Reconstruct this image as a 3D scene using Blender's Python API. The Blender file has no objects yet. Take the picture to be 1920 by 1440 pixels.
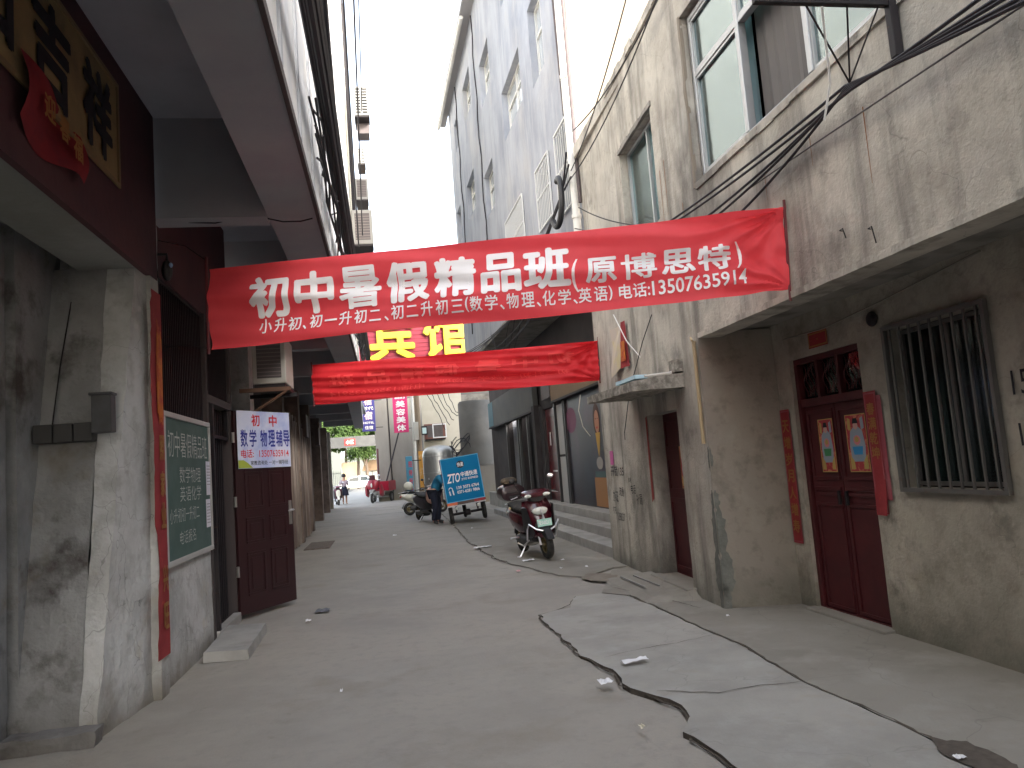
import bpy, bmesh, math, random
from mathutils import Vector as V, Matrix, noise
random.seed(11)
sc = bpy.context.scene
col = sc.collection
# ------------------------------------------------------------------ camera
CAMH = 1.55
RW = Matrix(((0.98416472, 0.05834969, -0.16737716),
             (-0.16001901, -0.11371564, -0.98054203),
             (-0.07624772, 0.9917984, -0.10257786)))
cam = bpy.data.cameras.new('camera'); camo = bpy.data.objects.new('camera', cam); col.objects.link(camo)
cam.sensor_width = 36; cam.lens = 27.0; cam.clip_start = .05; cam.clip_end = 1500
camo.matrix_world = Matrix.Translation((0, 0, CAMH)) @ RW.to_4x4()
sc.camera = camo
# ------------------------------------------------------------------ light
SUN_AZ = 26      # degrees from straight behind the camera towards the right
SUN_EL = 19
w = bpy.data.worlds.new('World'); sc.world = w; w.use_nodes = True
nt = w.node_tree; nt.nodes.clear()
out = nt.nodes.new('ShaderNodeOutputWorld'); bg = nt.nodes.new('ShaderNodeBackground'); sky = nt.nodes.new('ShaderNodeTexSky')
hs = nt.nodes.new('ShaderNodeHueSaturation')
sky.sky_type = 'NISHITA'; sky.sun_disc = False; sky.sun_elevation = math.radians(SUN_EL)
sky.sun_rotation = math.radians(180 - SUN_AZ); sky.air_density = 1.0; sky.dust_density = 2.5; sky.ozone_density = 1.0
hs.inputs['Saturation'].default_value = .50
bg.inputs['Strength'].default_value = .15
nt.links.new(sky.outputs[0], hs.inputs['Color']); nt.links.new(hs.outputs[0], bg.inputs[0]); nt.links.new(bg.outputs[0], out.inputs[0])
sl = bpy.data.lights.new('sun', 'SUN'); so = bpy.data.objects.new('sun', sl); col.objects.link(so)
sl.energy = 1.2; sl.angle = math.radians(10); sl.color = (1, .95, .88)
a, e = math.radians(SUN_AZ), math.radians(SUN_EL)
sd = V((math.sin(a) * math.cos(e), -math.cos(a) * math.cos(e), math.sin(e)))
so.rotation_euler = sd.to_track_quat('Z', 'Y').to_euler()
so.location = (8, -15, 25)
vs = sc.view_settings
vs.view_transform = 'Standard'; vs.look = 'None'; vs.gamma = 1; vs.use_curve_mapping = False; vs.exposure = 3.0
sc.cycles.max_bounces = 8; sc.cycles.diffuse_bounces = 5; sc.cycles.transparent_max_bounces = 12

def PX(px, py, ax, v):
    "the point of a real plane (x, y or z = v) seen at a picture position"
    r = RW @ V((px - 960, 720 - py, -1440)); i = 'xyz'.index(ax)
    o = V((0, 0, CAMH)); return o + r * ((v - o[i]) / r[i])

# ------------------------------------------------------------------ materials
def _n(t, k, **kw):
    n = t.nodes.new(k)
    for a_, b_ in kw.items(): setattr(n, a_, b_)
    return n
def ramp01(t, src, lo, hi):
    m = _n(t, 'ShaderNodeMapRange'); m.inputs[1].default_value = lo; m.inputs[2].default_value = hi
    t.links.new(src, m.inputs[0]); return m.outputs[0]
def mix(t, fac, c1, c2):
    m = _n(t, 'ShaderNodeMix', data_type='RGBA')
    if isinstance(fac, (int, float)): m.inputs[0].default_value = fac
    else: t.links.new(fac, m.inputs[0])
    for i, c in ((6, c1), (7, c2)):
        if isinstance(c, tuple): m.inputs[i].default_value = (*c, 1)
        else: t.links.new(c, m.inputs[i])
    return m.outputs[2]
def mul(t, a_, b_):
    m = _n(t, 'ShaderNodeMath', operation='MULTIPLY')
    for i, c in ((0, a_), (1, b_)):
        if isinstance(c, (int, float)): m.inputs[i].default_value = c
        else: t.links.new(c, m.inputs[i])
    return m.outputs[0]
MATS = {}
def mat(name, c, rough=.7, metal=0, layers=(), bump=None, local=False, spec=.4, coat=0, trans=0, base_dirt=None, emit=None, alpha=None):
    "layers: (colour, scale, lo, hi, amount, stretch, kind)"
    if name in MATS: return MATS[name]
    m = bpy.data.materials.new(name); MATS[name] = m; m.use_nodes = True
    t = m.node_tree; b = t.nodes['Principled BSDF']; o = t.nodes['Material Output']
    b.inputs['Roughness'].default_value = rough; b.inputs['Metallic'].default_value = metal
    b.inputs['Specular IOR Level'].default_value = spec; b.inputs['Coat Weight'].default_value = coat
    if coat: b.inputs['Coat Roughness'].default_value = .08
    m.diffuse_color = (*c, 1)
    if local: src = _n(t, 'ShaderNodeTexCoord').outputs['Object']
    else: src = _n(t, 'ShaderNodeNewGeometry').outputs['Position']
    cur = c
    for k, L in enumerate(layers):
        lc, sc_, lo, hi, amt = L[:5]; st = L[5] if len(L) > 5 else (1, 1, 1); kind = L[6] if len(L) > 6 else 'n'
        mp = _n(t, 'ShaderNodeMapping'); mp.inputs['Scale'].default_value = st; mp.inputs['Location'].default_value = (k * 7.3, k * 3.1, k * 5.7)
        t.links.new(src, mp.inputs[0])
        if kind == 'v':
            wn = _n(t, 'ShaderNodeTexNoise'); wn.inputs['Scale'].default_value = sc_ * 2; wn.inputs['Detail'].default_value = 3
            t.links.new(mp.outputs[0], wn.inputs[0])
            ad = _n(t, 'ShaderNodeVectorMath', operation='MULTIPLY_ADD'); t.links.new(wn.outputs[1], ad.inputs[0])
            ad.inputs[1].default_value = (.6 / sc_,) * 3; t.links.new(mp.outputs[0], ad.inputs[2])
            x = _n(t, 'ShaderNodeTexVoronoi', feature='DISTANCE_TO_EDGE'); x.inputs['Scale'].default_value = sc_
            t.links.new(ad.outputs[0], x.inputs[0]); f = ramp01(t, x.outputs[0], hi, lo)
        else:
            x = _n(t, 'ShaderNodeTexNoise'); x.inputs['Scale'].default_value = sc_; x.inputs['Detail'].default_value = 7; x.inputs['Roughness'].default_value = .62
            t.links.new(mp.outputs[0], x.inputs[0]); f = ramp01(t, x.outputs[0], lo, hi)
        cur = mix(t, mul(t, f, amt), cur, lc)
    if base_dirt:
        dc, zh, amt = base_dirt
        sp = _n(t, 'ShaderNodeSeparateXYZ'); t.links.new(src, sp.inputs[0])
        x = _n(t, 'ShaderNodeTexNoise'); x.inputs['Scale'].default_value = 2.2; x.inputs['Detail'].default_value = 6
        t.links.new(src, x.inputs[0])
        ad = _n(t, 'ShaderNodeMath', operation='MULTIPLY_ADD'); t.links.new(x.outputs[0], ad.inputs[0]); ad.inputs[1].default_value = -zh * 1.6
        t.links.new(sp.outputs[2], ad.inputs[2])
        cur = mix(t, mul(t, ramp01(t, ad.outputs[0], 0, -zh * .9), amt), cur, dc)
    if isinstance(cur, tuple): b.inputs['Base Color'].default_value = (*cur, 1)
    else: t.links.new(cur, b.inputs['Base Color'])
    if bump:
        h = None
        for sc_, strg in bump:
            x = _n(t, 'ShaderNodeTexNoise'); x.inputs['Scale'].default_value = sc_; x.inputs['Detail'].default_value = 5
            t.links.new(src, x.inputs[0])
            bp = _n(t, 'ShaderNodeBump'); bp.inputs['Strength'].default_value = 1; bp.inputs['Distance'].default_value = strg
            t.links.new(x.outputs[0], bp.inputs['Height'])
            if h: t.links.new(h, bp.inputs['Normal'])
            h = bp.outputs[0]
        t.links.new(h, b.inputs['Normal'])
    if trans:
        tr = _n(t, 'ShaderNodeBsdfTranslucent'); ms = _n(t, 'ShaderNodeMixShader'); ms.inputs[0].default_value = trans
        if isinstance(cur, tuple): tr.inputs[0].default_value = (*cur, 1)
        else: t.links.new(cur, tr.inputs[0])
        t.links.new(b.outputs[0], ms.inputs[1]); t.links.new(tr.outputs[0], ms.inputs[2]); t.links.new(ms.outputs[0], o.inputs[0])
    return m
def glass(name, tint, refl_rough=.05, k=.1):
    if name in MATS: return MATS[name]
    m = bpy.data.materials.new(name); MATS[name] = m; m.use_nodes = True; t = m.node_tree; t.nodes.clear()
    o = _n(t, 'ShaderNodeOutputMaterial'); tr = _n(t, 'ShaderNodeBsdfTransparent'); g = _n(t, 'ShaderNodeBsdfGlossy'); f = _n(t, 'ShaderNodeFresnel'); ms = _n(t, 'ShaderNodeMixShader')
    tr.inputs[0].default_value = (*tint, 1); g.inputs['Roughness'].default_value = refl_rough; g.inputs['Color'].default_value = (.78, .92, .93, 1); f.inputs[0].default_value = 1.5
    ad = _n(t, 'ShaderNodeMath', operation='ADD'); ad.inputs[1].default_value = k; t.links.new(f.outputs[0], ad.inputs[0])
    t.links.new(ad.outputs[0], ms.inputs[0]); t.links.new(tr.outputs[0], ms.inputs[1]); t.links.new(g.outputs[0], ms.inputs[2]); t.links.new(ms.outputs[0], o.inputs[0])
    return m

PL = mat('grey_plaster', (.53, .50, .435), .9, layers=[((.30, .275, .235), 9, .52, .70, .45), ((.56, .53, .47), 21, .55, .7, .35), ((.12, .112, .10), 1.7, .60, .72, .75), ((.44, .425, .39), .55, .5, .62, .6),
    ((.27, .24, .205), 1.1, .42, .66, .75), ((.52, .485, .43), 2.3, .5, .7, .6), ((.13, .12, .108), .85, .53, .66, .85, (1, 1, .5)),
    ((.12, .112, .10), 3.4, .50, .70, .75, (1, 1, .10)), ((.10, .095, .09), 1.3, .62, .74, .75, (1, 1, .7)), ((.24, .15, .09), 7, .68, .8, .6, (1, 1, .06)), ((.08, .075, .07), .9, .0, .0035, .35, (1, 1, 1), 'v')],
    bump=[(9, .008), (45, .006)], base_dirt=((.10, .10, .085), .55, .75))
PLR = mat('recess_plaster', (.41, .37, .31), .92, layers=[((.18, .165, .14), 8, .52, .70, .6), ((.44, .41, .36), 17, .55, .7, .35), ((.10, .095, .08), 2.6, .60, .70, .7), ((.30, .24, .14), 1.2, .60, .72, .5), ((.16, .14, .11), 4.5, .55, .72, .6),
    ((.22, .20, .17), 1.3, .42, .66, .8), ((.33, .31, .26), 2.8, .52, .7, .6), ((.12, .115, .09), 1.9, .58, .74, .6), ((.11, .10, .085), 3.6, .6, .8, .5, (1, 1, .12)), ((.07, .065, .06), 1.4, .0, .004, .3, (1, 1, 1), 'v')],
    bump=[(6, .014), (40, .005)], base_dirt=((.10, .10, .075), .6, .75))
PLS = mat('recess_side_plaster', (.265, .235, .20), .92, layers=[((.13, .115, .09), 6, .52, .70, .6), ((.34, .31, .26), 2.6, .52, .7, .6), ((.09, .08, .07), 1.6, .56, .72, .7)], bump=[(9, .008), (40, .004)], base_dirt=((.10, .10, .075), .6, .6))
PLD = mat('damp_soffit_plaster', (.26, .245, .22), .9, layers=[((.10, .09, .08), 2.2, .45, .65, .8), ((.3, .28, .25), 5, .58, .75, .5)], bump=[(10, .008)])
CEM = mat('bare_cement', (.13, .135, .12), .95, layers=[((.2, .2, .18), 9, .4, .7, .7)], bump=[(25, .01)])
BLU = mat('rendered_blue_grey_wall', (.35, .365, .40), .9, layers=[
    ((.20, .215, .25), .9, .4, .66, .75, (1, 1, .6)), ((.42, .43, .45), 3.2, .5, .72, .75, (1, 1, .12)), ((.22, .23, .26), 5.5, .56, .75, .6, (1, 1, .1)), ((.45, .42, .38), .5, .52, .7, .5)], bump=[(7, .008)])
CRM = mat('cream_render', (.22, .205, .18), .85, layers=[((.16, .148, .125), 1.1, .45, .7, .7, (1, 1, .4)), ((.3, .27, .22), 3, .6, .8, .5, (1, 1, .2))], bump=[(14, .004)], base_dirt=((.2, .17, .11), .9, .8))
ENDW = mat('pale_end_wall', (.215, .185, .15), .9, layers=[((.165, .135, .10), .9, .45, .7, .6), ((.12, .10, .075), 2.4, .62, .78, .5)], bump=[(14, .006)])
WHW = mat('old_whitewash', (.49, .50, .50), .9, layers=[((.26, .255, .24), 7, .5, .68, .55), 
    ((.32, .32, .31), 1.7, .45, .65, .75), ((.18, .155, .12), 2.2, .6, .74, .65), ((.13, .12, .105), 3.5, .64, .76, .7, (1, 1, .5)), ((.45, .37, .2), 1.6, .58, .72, .55), ((.06, .06, .055), 1.6, .0, .005, .45, (1, 1, 1), 'v')],
    bump=[(6, .02), (30, .006)], base_dirt=((.15, .13, .10), .35, .85))
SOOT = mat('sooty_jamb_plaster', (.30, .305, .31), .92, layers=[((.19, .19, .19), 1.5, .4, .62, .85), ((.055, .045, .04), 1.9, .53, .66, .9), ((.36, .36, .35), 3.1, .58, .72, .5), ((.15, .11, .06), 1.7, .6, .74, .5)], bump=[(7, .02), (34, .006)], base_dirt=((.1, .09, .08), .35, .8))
DRED = mat('dark_red_wall_paint', (.085, .035, .04), .8, layers=[((.05, .026, .036), 1.6, .45, .65, .8), ((.08, .032, .034), 4, .55, .72, .5)], bump=[(12, .004)])
SOF = mat('balcony_soffit_paint', (.34, .345, .37), .85, layers=[((.28, .285, .32), 1.4, .42, .66, .7), ((.40, .32, .34), .6, .52, .68, .6)], bump=[(8, .004)])
SOFD = mat('soffit_panel_paint', (.40, .42, .48), .9, layers=[((.30, .31, .36), 1.1, .42, .66, .7)], bump=[(8, .004)])
TIL = mat('pale_facade_render', (.62, .61, .59), .65, layers=[((.42, .43, .46), 4.5, .45, .7, .7, (1, 1, .1)), ((.7, .66, .58), 1.4, .5, .7, .6), ((.25, .24, .25), 9, .62, .76, .6, (1, 1, .05))], bump=[(9, .006)])
GRD = mat('road_concrete', (.31, .288, .255), .88, layers=[((.21, .202, .19), 9, .5, .7, .4), ((.18, .165, .15), 2.3, .62, .72, .45), 
    ((.25, .235, .213), .7, .42, .62, .75), ((.325, .305, .275), 1.7, .5, .7, .6), ((.215, .19, .155), 1.1, .56, .7, .55), ((.17, .155, .13), 6, .62, .78, .5), ((.40, .38, .36), 45, .6, .72, .25), ((.12, .10, .085), 28, .66, .74, .3)], bump=[(60, .003)])
PAV = mat('pavement_concrete', (.325, .315, .29), .85, layers=[
    ((.255, .247, .228), 1.3, .42, .62, .8), ((.36, .36, .345), 2.9, .52, .7, .6), ((.20, .19, .17), 2.2, .6, .74, .6), ((.17, .165, .15), .85, .0, .004, .4, (1, 1, 1), 'v'), ((.3, .27, .22), 4, .6, .75, .5)], bump=[(5, .008), (55, .003)])
APR = mat('apron_concrete', (.24, .226, .20), .9, layers=[((.19, .175, .15), .9, .42, .64, .8), ((.31, .30, .27), 2.5, .52, .7, .5), ((.14, .12, .10), 4.5, .62, .76, .5), ((.12, .11, .10), .7, .0, .004, .35, (1, 1, 1), 'v')], bump=[(4, .008), (55, .003)])
STP = mat('step_cement', (.33, .325, .31), .85, layers=[((.215, .212, .20), 2.2, .42, .66, .7), ((.16, .15, .13), 5, .6, .76, .6)], bump=[(30, .003)])
CRK = mat('crack_dirt', (.07, .058, .045), 1)
MUD_SHADE = mat('edge_shade_and_dirt', (.10, .085, .07), 1, layers=[((.05, .04, .035), 20, .4, .7, .7)])  # painted shadow for the slab edge, real dirt for the apron hollow
MUD = mat('muddy_dirt', (.215, .19, .16), 1, layers=[((.15, .125, .10), 6, .4, .7, .8)], bump=[(30, .006)])
LEAF = mat('leaf_green', (.045, .085, .02), .7, layers=[((.08, .13, .03), 1.2, .4, .6, .8), ((.03, .06, .015), .8, .5, .7, .7)], trans=.35)
BARK = mat('bark', (.1, .075, .055), .95)
BLK = mat('black_plastic', (.018, .018, .02), .45)
BLKR = mat('black_rubber', (.02, .02, .02), .85, layers=[((.07, .062, .05), 14, .45, .7, .7)], local=True)
CHR = mat('chrome', (.75, .75, .78), .28, .85)
ALU = mat('aluminium_frame', (.38, .39, .40), .4, .5, layers=[((.3, .28, .25), 12, .6, .75, .4)])
IRON = mat('dark_iron', (.022, .019, .022), .6, .3, layers=[((.10, .05, .03), 18, .6, .75, .6)])
BARM = mat('grey_bar_paint', (.12, .115, .11), .55, .2, layers=[((.12, .07, .045), 15, .58, .72, .6)])
WBAR = mat('white_bar_paint', (.62, .62, .6), .5, .1)
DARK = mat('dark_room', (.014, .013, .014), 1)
DOOR = mat('maroon_door_paint', (.075, .009, .012), .55, layers=[((.045, .006, .009), 3, .4, .65, .7), ((.09, .02, .02), 9, .6, .76, .4), ((.05, .03, .03), 5, .62, .75, .5, (1, 1, .2))], bump=[(20, .001)])
DOOR2 = mat('brown_steel_door', (.028, .008, .010), .45, layers=[((.02, .008, .01), 3, .4, .65, .7)], coat=.1)
REDC = mat('red_banner_cloth', (.80, .075, .092), .62, layers=[((.74, .055, .07), 3.2, .45, .65, .5)], bump=[(160, .0006)], trans=.42)
REDC2 = mat('thin_red_banner_cloth', (.74, .032, .042), .6, layers=[((.6, .012, .018), 3.2, .45, .65, .5)], bump=[(160, .0006)], trans=.45)
GHO = mat('lettering_seen_through_cloth', (.86, .085, .085), .6, trans=.5)
WTXT = mat('white_cloth_lettering', (.86, .84, .86), .6, trans=.2)
def flat(name, c, rough=.6, **k): return mat(name, c, rough, **k)
RED = flat('red_paper', (.28, .026, .032), .7, layers=[((.22, .015, .022), 6, .45, .65, .7), ((.62, .09, .05), 9, .6, .75, .6)])
PINKR = flat('faded_pink_red_paper', (.30, .06, .08), .7, layers=[((.36, .15, .16), 7, .5, .7, .7)])
GOLD = flat('dull_gold_print', (.30, .13, .03), .55)
ORANGE = flat('orange_print', (.50, .14, .02), .6, layers=[((.35, .03, .02), 7, .45, .6, .9)])
WHITE = flat('white_paint', (.78, .78, .77), .5)
IVORY = flat('ivory_plastic', (.62, .60, .50), .35, coat=.3)
GRN = flat('board_green', (.055, .105, .095), .75, layers=[((.09, .14, .13), 5, .4, .7, .8)])
CHALK = flat('chalk', (.50, .53, .50), .95)
PAPER = flat('notice_paper', (.66, .66, .74), .8)
BLUE = flat('courier_blue', (.001, .16, .34), .6, spec=.15, layers=[((.001, .13, .30), 2, .4, .7, .5)])
YEL = flat('yellow_letter_face', (.62, .50, .005), .4)
INK = flat('black_ink', (.02, .02, .025), .9)
STL = mat('brushed_steel', (.42, .42, .40), .38, .75, layers=[((.28, .27, .24), 6, .45, .7, .6, (1, 1, .3))])
ACW = flat('aged_white_casing', (.42, .41, .37), .5, layers=[((.42, .38, .32), 5, .5, .7, .6)])
GRILL = flat('dark_grille', (.10, .085, .085), .6)
PIPE = flat('white_drainpipe', (.66, .65, .61), .5, layers=[((.5, .47, .4), 2, .5, .7, .6)])
CABL = flat('black_cable', (.016, .015, .02), .6)
MAR = flat('maroon_gloss', (.055, .006, .012), .25, coat=.8)
GLS = glass('window_glass', (.62, .78, .78), .12, .17)
GLSD = glass('dusty_glass', (.45, .5, .48), .12, .08)
LENS = flat('clear_lens', (.70, .72, .66), .15, coat=1)
AMB = flat('amber_lens', (.7, .3, .05), .2, coat=1)
SKIN = flat('skin', (.45, .26, .18), .6)

# ------------------------------------------------------------------ mesh helpers
WL = {}
def link(o): col.objects.link(o); return o
def tag(o, label=None, cat=None, group=None, kind=None):
    for k, v in (('label', label), ('category', cat), ('group', group), ('kind', kind)):
        if v: o[k] = v
    return o
def thing(name, label, cat, loc=(0, 0, 0), group=None, kind=None):
    o = bpy.data.objects.new(name, None); link(o); o.location = loc; o.empty_display_size = .2
    WL[o] = V(loc); return tag(o, label, cat, group, kind)
class MB:
    def __init__(s): s.v = []; s.f = []
    def add(s, vs_, fs): n = len(s.v); s.v += [V(p) for p in vs_]; s.f += [[i + n for i in f] for f in fs]; return s
    def hexa(s, p): return s.add(p, [(0, 3, 2, 1), (4, 5, 6, 7), (0, 1, 5, 4), (1, 2, 6, 5), (2, 3, 7, 6), (3, 0, 4, 7)])
    def box(s, x0, x1, y0, y1, z0, z1):
        return s.hexa([(x0, y0, z0), (x1, y0, z0), (x1, y1, z0), (x0, y1, z0), (x0, y0, z1), (x1, y0, z1), (x1, y1, z1), (x0, y1, z1)])
    def fbox(s, F, u0, u1, z0, z1, w0, w1):
        return s.hexa([F(u0, z0, w0), F(u1, z0, w0), F(u1, z0, w1), F(u0, z0, w1), F(u0, z1, w0), F(u1, z1, w0), F(u1, z1, w1), F(u0, z1, w1)])
    def quad(s, a_, b_, c_, d_): return s.add([a_, b_, c_, d_], [(0, 1, 2, 3)])
    def prism(s, pts, d):
        pts = [V(p) for p in pts]; n = len(pts); d = V(d)
        return s.add(pts + [p + d for p in pts], [list(range(n))[::-1], list(range(n, 2 * n))] + [(i, (i + 1) % n, (i + 1) % n + n, i + n) for i in range(n)])
    def loft(s, rings, caps=True, closed=True):
        n = len(rings[0]); vs_ = [p for r in rings for p in r]; fs = []
        m = n if closed else n - 1
        for k in range(len(rings) - 1):
            for i in range(m): fs.append((k * n + i, k * n + (i + 1) % n, (k + 1) * n + (i + 1) % n, (k + 1) * n + i))
        if caps and closed: fs += [list(range(n))[::-1], list(range((len(rings) - 1) * n, len(rings) * n))]
        return s.add(vs_, fs)
    def tube(s, path, r, n=8, r1=None):
        path = [V(p) for p in path]; rings = []; up = V((0, 0, 1)); prev = None
        for i, p in enumerate(path):
            t = (path[min(i + 1, len(path) - 1)] - path[max(i - 1, 0)]).normalized()
            if prev is None:
                a_ = t.cross(up); a_ = (t.cross(V((1, 0, 0))) if a_.length < .05 else a_).normalized()
            else: a_ = (prev - t * prev.dot(t)).normalized()
            prev = a_; b_ = t.cross(a_)
            rr = r if r1 is None else r + (r1 - r) * i / (len(path) - 1)
            rings.append([p + (a_ * math.cos(2 * math.pi * j / n) + b_ * math.sin(2 * math.pi * j / n)) * rr for j in range(n)])
        return s.loft(rings)
    def lathe(s, prof, c, ax='z', n=20):
        c = V(c); rings = []
        for r, h in prof:
            rr = []
            for j in range(n):
                x, y = math.cos(2 * math.pi * j / n) * r, math.sin(2 * math.pi * j / n) * r
                rr.append(c + (V((x, y, h)) if ax == 'z' else V((h, x, y)) if ax == 'x' else V((y, h, x))))
            rings.append(rr)
        return s.loft(rings)
    def torus(s, c, R_, r, ax='x', n=28, m=10, rw=None):
        c = V(c); rw = rw or r; vs_ = []; fs = []
        for i in range(n):
            A = 2 * math.pi * i / n
            for j in range(m):
                B = 2 * math.pi * j / m; q = R_ + r * math.cos(B); h = rw * math.sin(B)
                vs_.append(c + (V((h, q * math.cos(A), q * math.sin(A))) if ax == 'x' else V((q * math.cos(A), q * math.sin(A), h)) if ax == 'z' else V((q * math.cos(A), h, q * math.sin(A)))))
        for i in range(n):
            for j in range(m): fs.append((i * m + j, ((i + 1) % n) * m + j, ((i + 1) % n) * m + (j + 1) % m, i * m + (j + 1) % m))
        return s.add(vs_, fs)
    def ell(s, c, r, n=16, m=10, z0=-1, rot=None):
        c = V(c); rings = []
        for k in range(m + 1):
            q = math.asin(z0) + (math.pi / 2 - math.asin(z0)) * k / m; q = min(q, math.pi / 2 - .02); q = max(q, -math.pi / 2 + .02)
            ring = [V((math.cos(2 * math.pi * j / n) * math.cos(q) * r[0], math.sin(2 * math.pi * j / n) * math.cos(q) * r[1], math.sin(q) * r[2])) for j in range(n)]
            if rot: ring = [rot @ p for p in ring]
            rings.append([p + c for p in ring])
        return s.loft(rings)
    def build(s, name, m, parent=None, smooth=False, bevel=0, origin=None):
        me = bpy.data.meshes.new(name)
        off = WL.get(parent, V((0, 0, 0))) if parent else (V(origin) if origin else V((0, 0, 0)))
        me.from_pydata([tuple(p - off) for p in s.v], [], s.f)
        me.materials.append(m)
        bm = bmesh.new(); bm.from_mesh(me); bmesh.ops.recalc_face_normals(bm, faces=bm.faces); bm.to_mesh(me); bm.free()
        me.update()
        if smooth:
            for p in me.polygons: p.use_smooth = True
            me.set_sharp_from_angle(angle=math.radians(42))
        o = bpy.data.objects.new(name, me); link(o)
        if parent: o.parent = parent; WL[o] = off
        elif origin: o.location = origin
        if bevel:
            b = o.modifiers.new('bevel', 'BEVEL'); b.width = bevel; b.segments = 2; b.limit_method = 'ANGLE'
        return o
class MBT(MB): pass
def Frame(O, E, side):
    "a vertical wall plane from O to E (ground points); w grows out of the wall (side +1: to the left of travel, -1: to the right)"
    O = V((O[0], O[1])); E = V((E[0], E[1])); d = (E - O).normalized(); n = V((-d.y, d.x)) * side
    def F(u, z, w_=0.0): q = O + d * u + n * w_; return V((q.x, q.y, z))
    F.d = V((d.x, d.y, 0)); F.n = V((n.x, n.y, 0)); F.L = (E - O).length
    return F
def wallmesh(F, u0, u1, z0, z1, holes=(), depth=.2, thick=.0, w0=0.0, sub=0):
    mb = MB(); us = sorted({u0, u1, *[h[0] for h in holes], *[h[1] for h in holes]}); zs = sorted({z0, z1, *[h[2] for h in holes], *[h[3] for h in holes]})
    for i in range(len(us) - 1):
        for j in range(len(zs) - 1):
            uc, zc = (us[i] + us[i + 1]) / 2, (zs[j] + zs[j + 1]) / 2
            if any(h[0] < uc < h[1] and h[2] < zc < h[3] for h in holes): continue
            mb.quad(F(us[i], zs[j], w0), F(us[i + 1], zs[j], w0), F(us[i + 1], zs[j + 1], w0), F(us[i], zs[j + 1], w0))
    for h in holes:
        a_, b_, c_, d_ = h[:4]; dp = h[4] if len(h) > 4 else depth
        for p, q in (((a_, c_), (a_, d_)), ((b_, c_), (b_, d_)), ((a_, c_), (b_, c_)), ((a_, d_), (b_, d_))):
            mb.quad(F(p[0], p[1], w0), F(q[0], q[1], w0), F(q[0], q[1], w0 - dp), F(p[0], p[1], w0 - dp))
    if thick:
        mb.quad(F(u0, z1, w0), F(u1, z1, w0), F(u1, z1, w0 - thick), F(u0, z1, w0 - thick))
        for u in (u0, u1): mb.quad(F(u, z0, w0), F(u, z1, w0), F(u, z1, w0 - thick), F(u, z0, w0 - thick))
    return mb
def rough(mb, cell, amp, seed=0, keep=None):
    "subdivide long faces and roughen them like hand plastered work"
    bm = bmesh.new(); vs_ = [bm.verts.new(p) for p in mb.v]
    for f in mb.f:
        try: bm.faces.new([vs_[i] for i in f])
        except ValueError: pass
    bmesh.ops.remove_doubles(bm, verts=bm.verts, dist=.0005)
    for _ in range(7):
        es = [e_ for e_ in bm.edges if e_.calc_length() > cell]
        if not es: break
        bmesh.ops.subdivide_edges(bm, edges=es, cuts=1, use_grid_fill=True)
    for v_ in bm.verts:
        n_ = noise.noise_vector(v_.co * 5 + V((seed, 0, 0))) + noise.noise_vector(v_.co * 14 + V((seed, 3, 0))) * .5
        v_.co += n_ * amp
    o = MB(); bm.verts.ensure_lookup_table(); o.v = [v_.co.copy() for v_ in bm.verts]; o.f = [[x.index for x in f.verts] for f in bm.faces]; bm.free(); return o
_tc = bpy.data.curves.new('tmp_text', 'FONT'); _to = bpy.data.objects.new('tmp_text', _tc); col.objects.link(_to)
def textmb(body, bold=0, extrude=0, shear=0, spacing=1.0):
    cj = any(ord(q_) > 255 for q_ in body); o_ = 0 if (cj and bold > .012) else min(bold, .012); fat = max(0, bold - o_); _tc.body = body; _tc.offset = o_; _tc.extrude = extrude; _tc.resolution_u = 3; _tc.shear = shear; _tc.space_character = spacing
    bpy.context.view_layer.update()
    oe = _to.evaluated_get(bpy.context.evaluated_depsgraph_get()); me = oe.to_mesh()
    vs_ = [v_.co.copy() for v_ in me.vertices]; fs = [list(p.vertices) for p in me.polygons]; oe.to_mesh_clear()
    if fat and vs_:
        n0 = len(vs_); v0 = list(vs_); f0 = list(fs); k = 0
        for dx, dy in ((1, 0), (-1, 0), (0, 1), (0, -1), (.7, .7), (-.7, .7), (.7, -.7), (-.7, -.7)):
            k += 1; vs_ += [p + V((dx * fat, dy * fat, .0014 * k)) for p in v0]; fs += [[i + n0 * k for i in f] for f in f0]
    return vs_, fs
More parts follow.
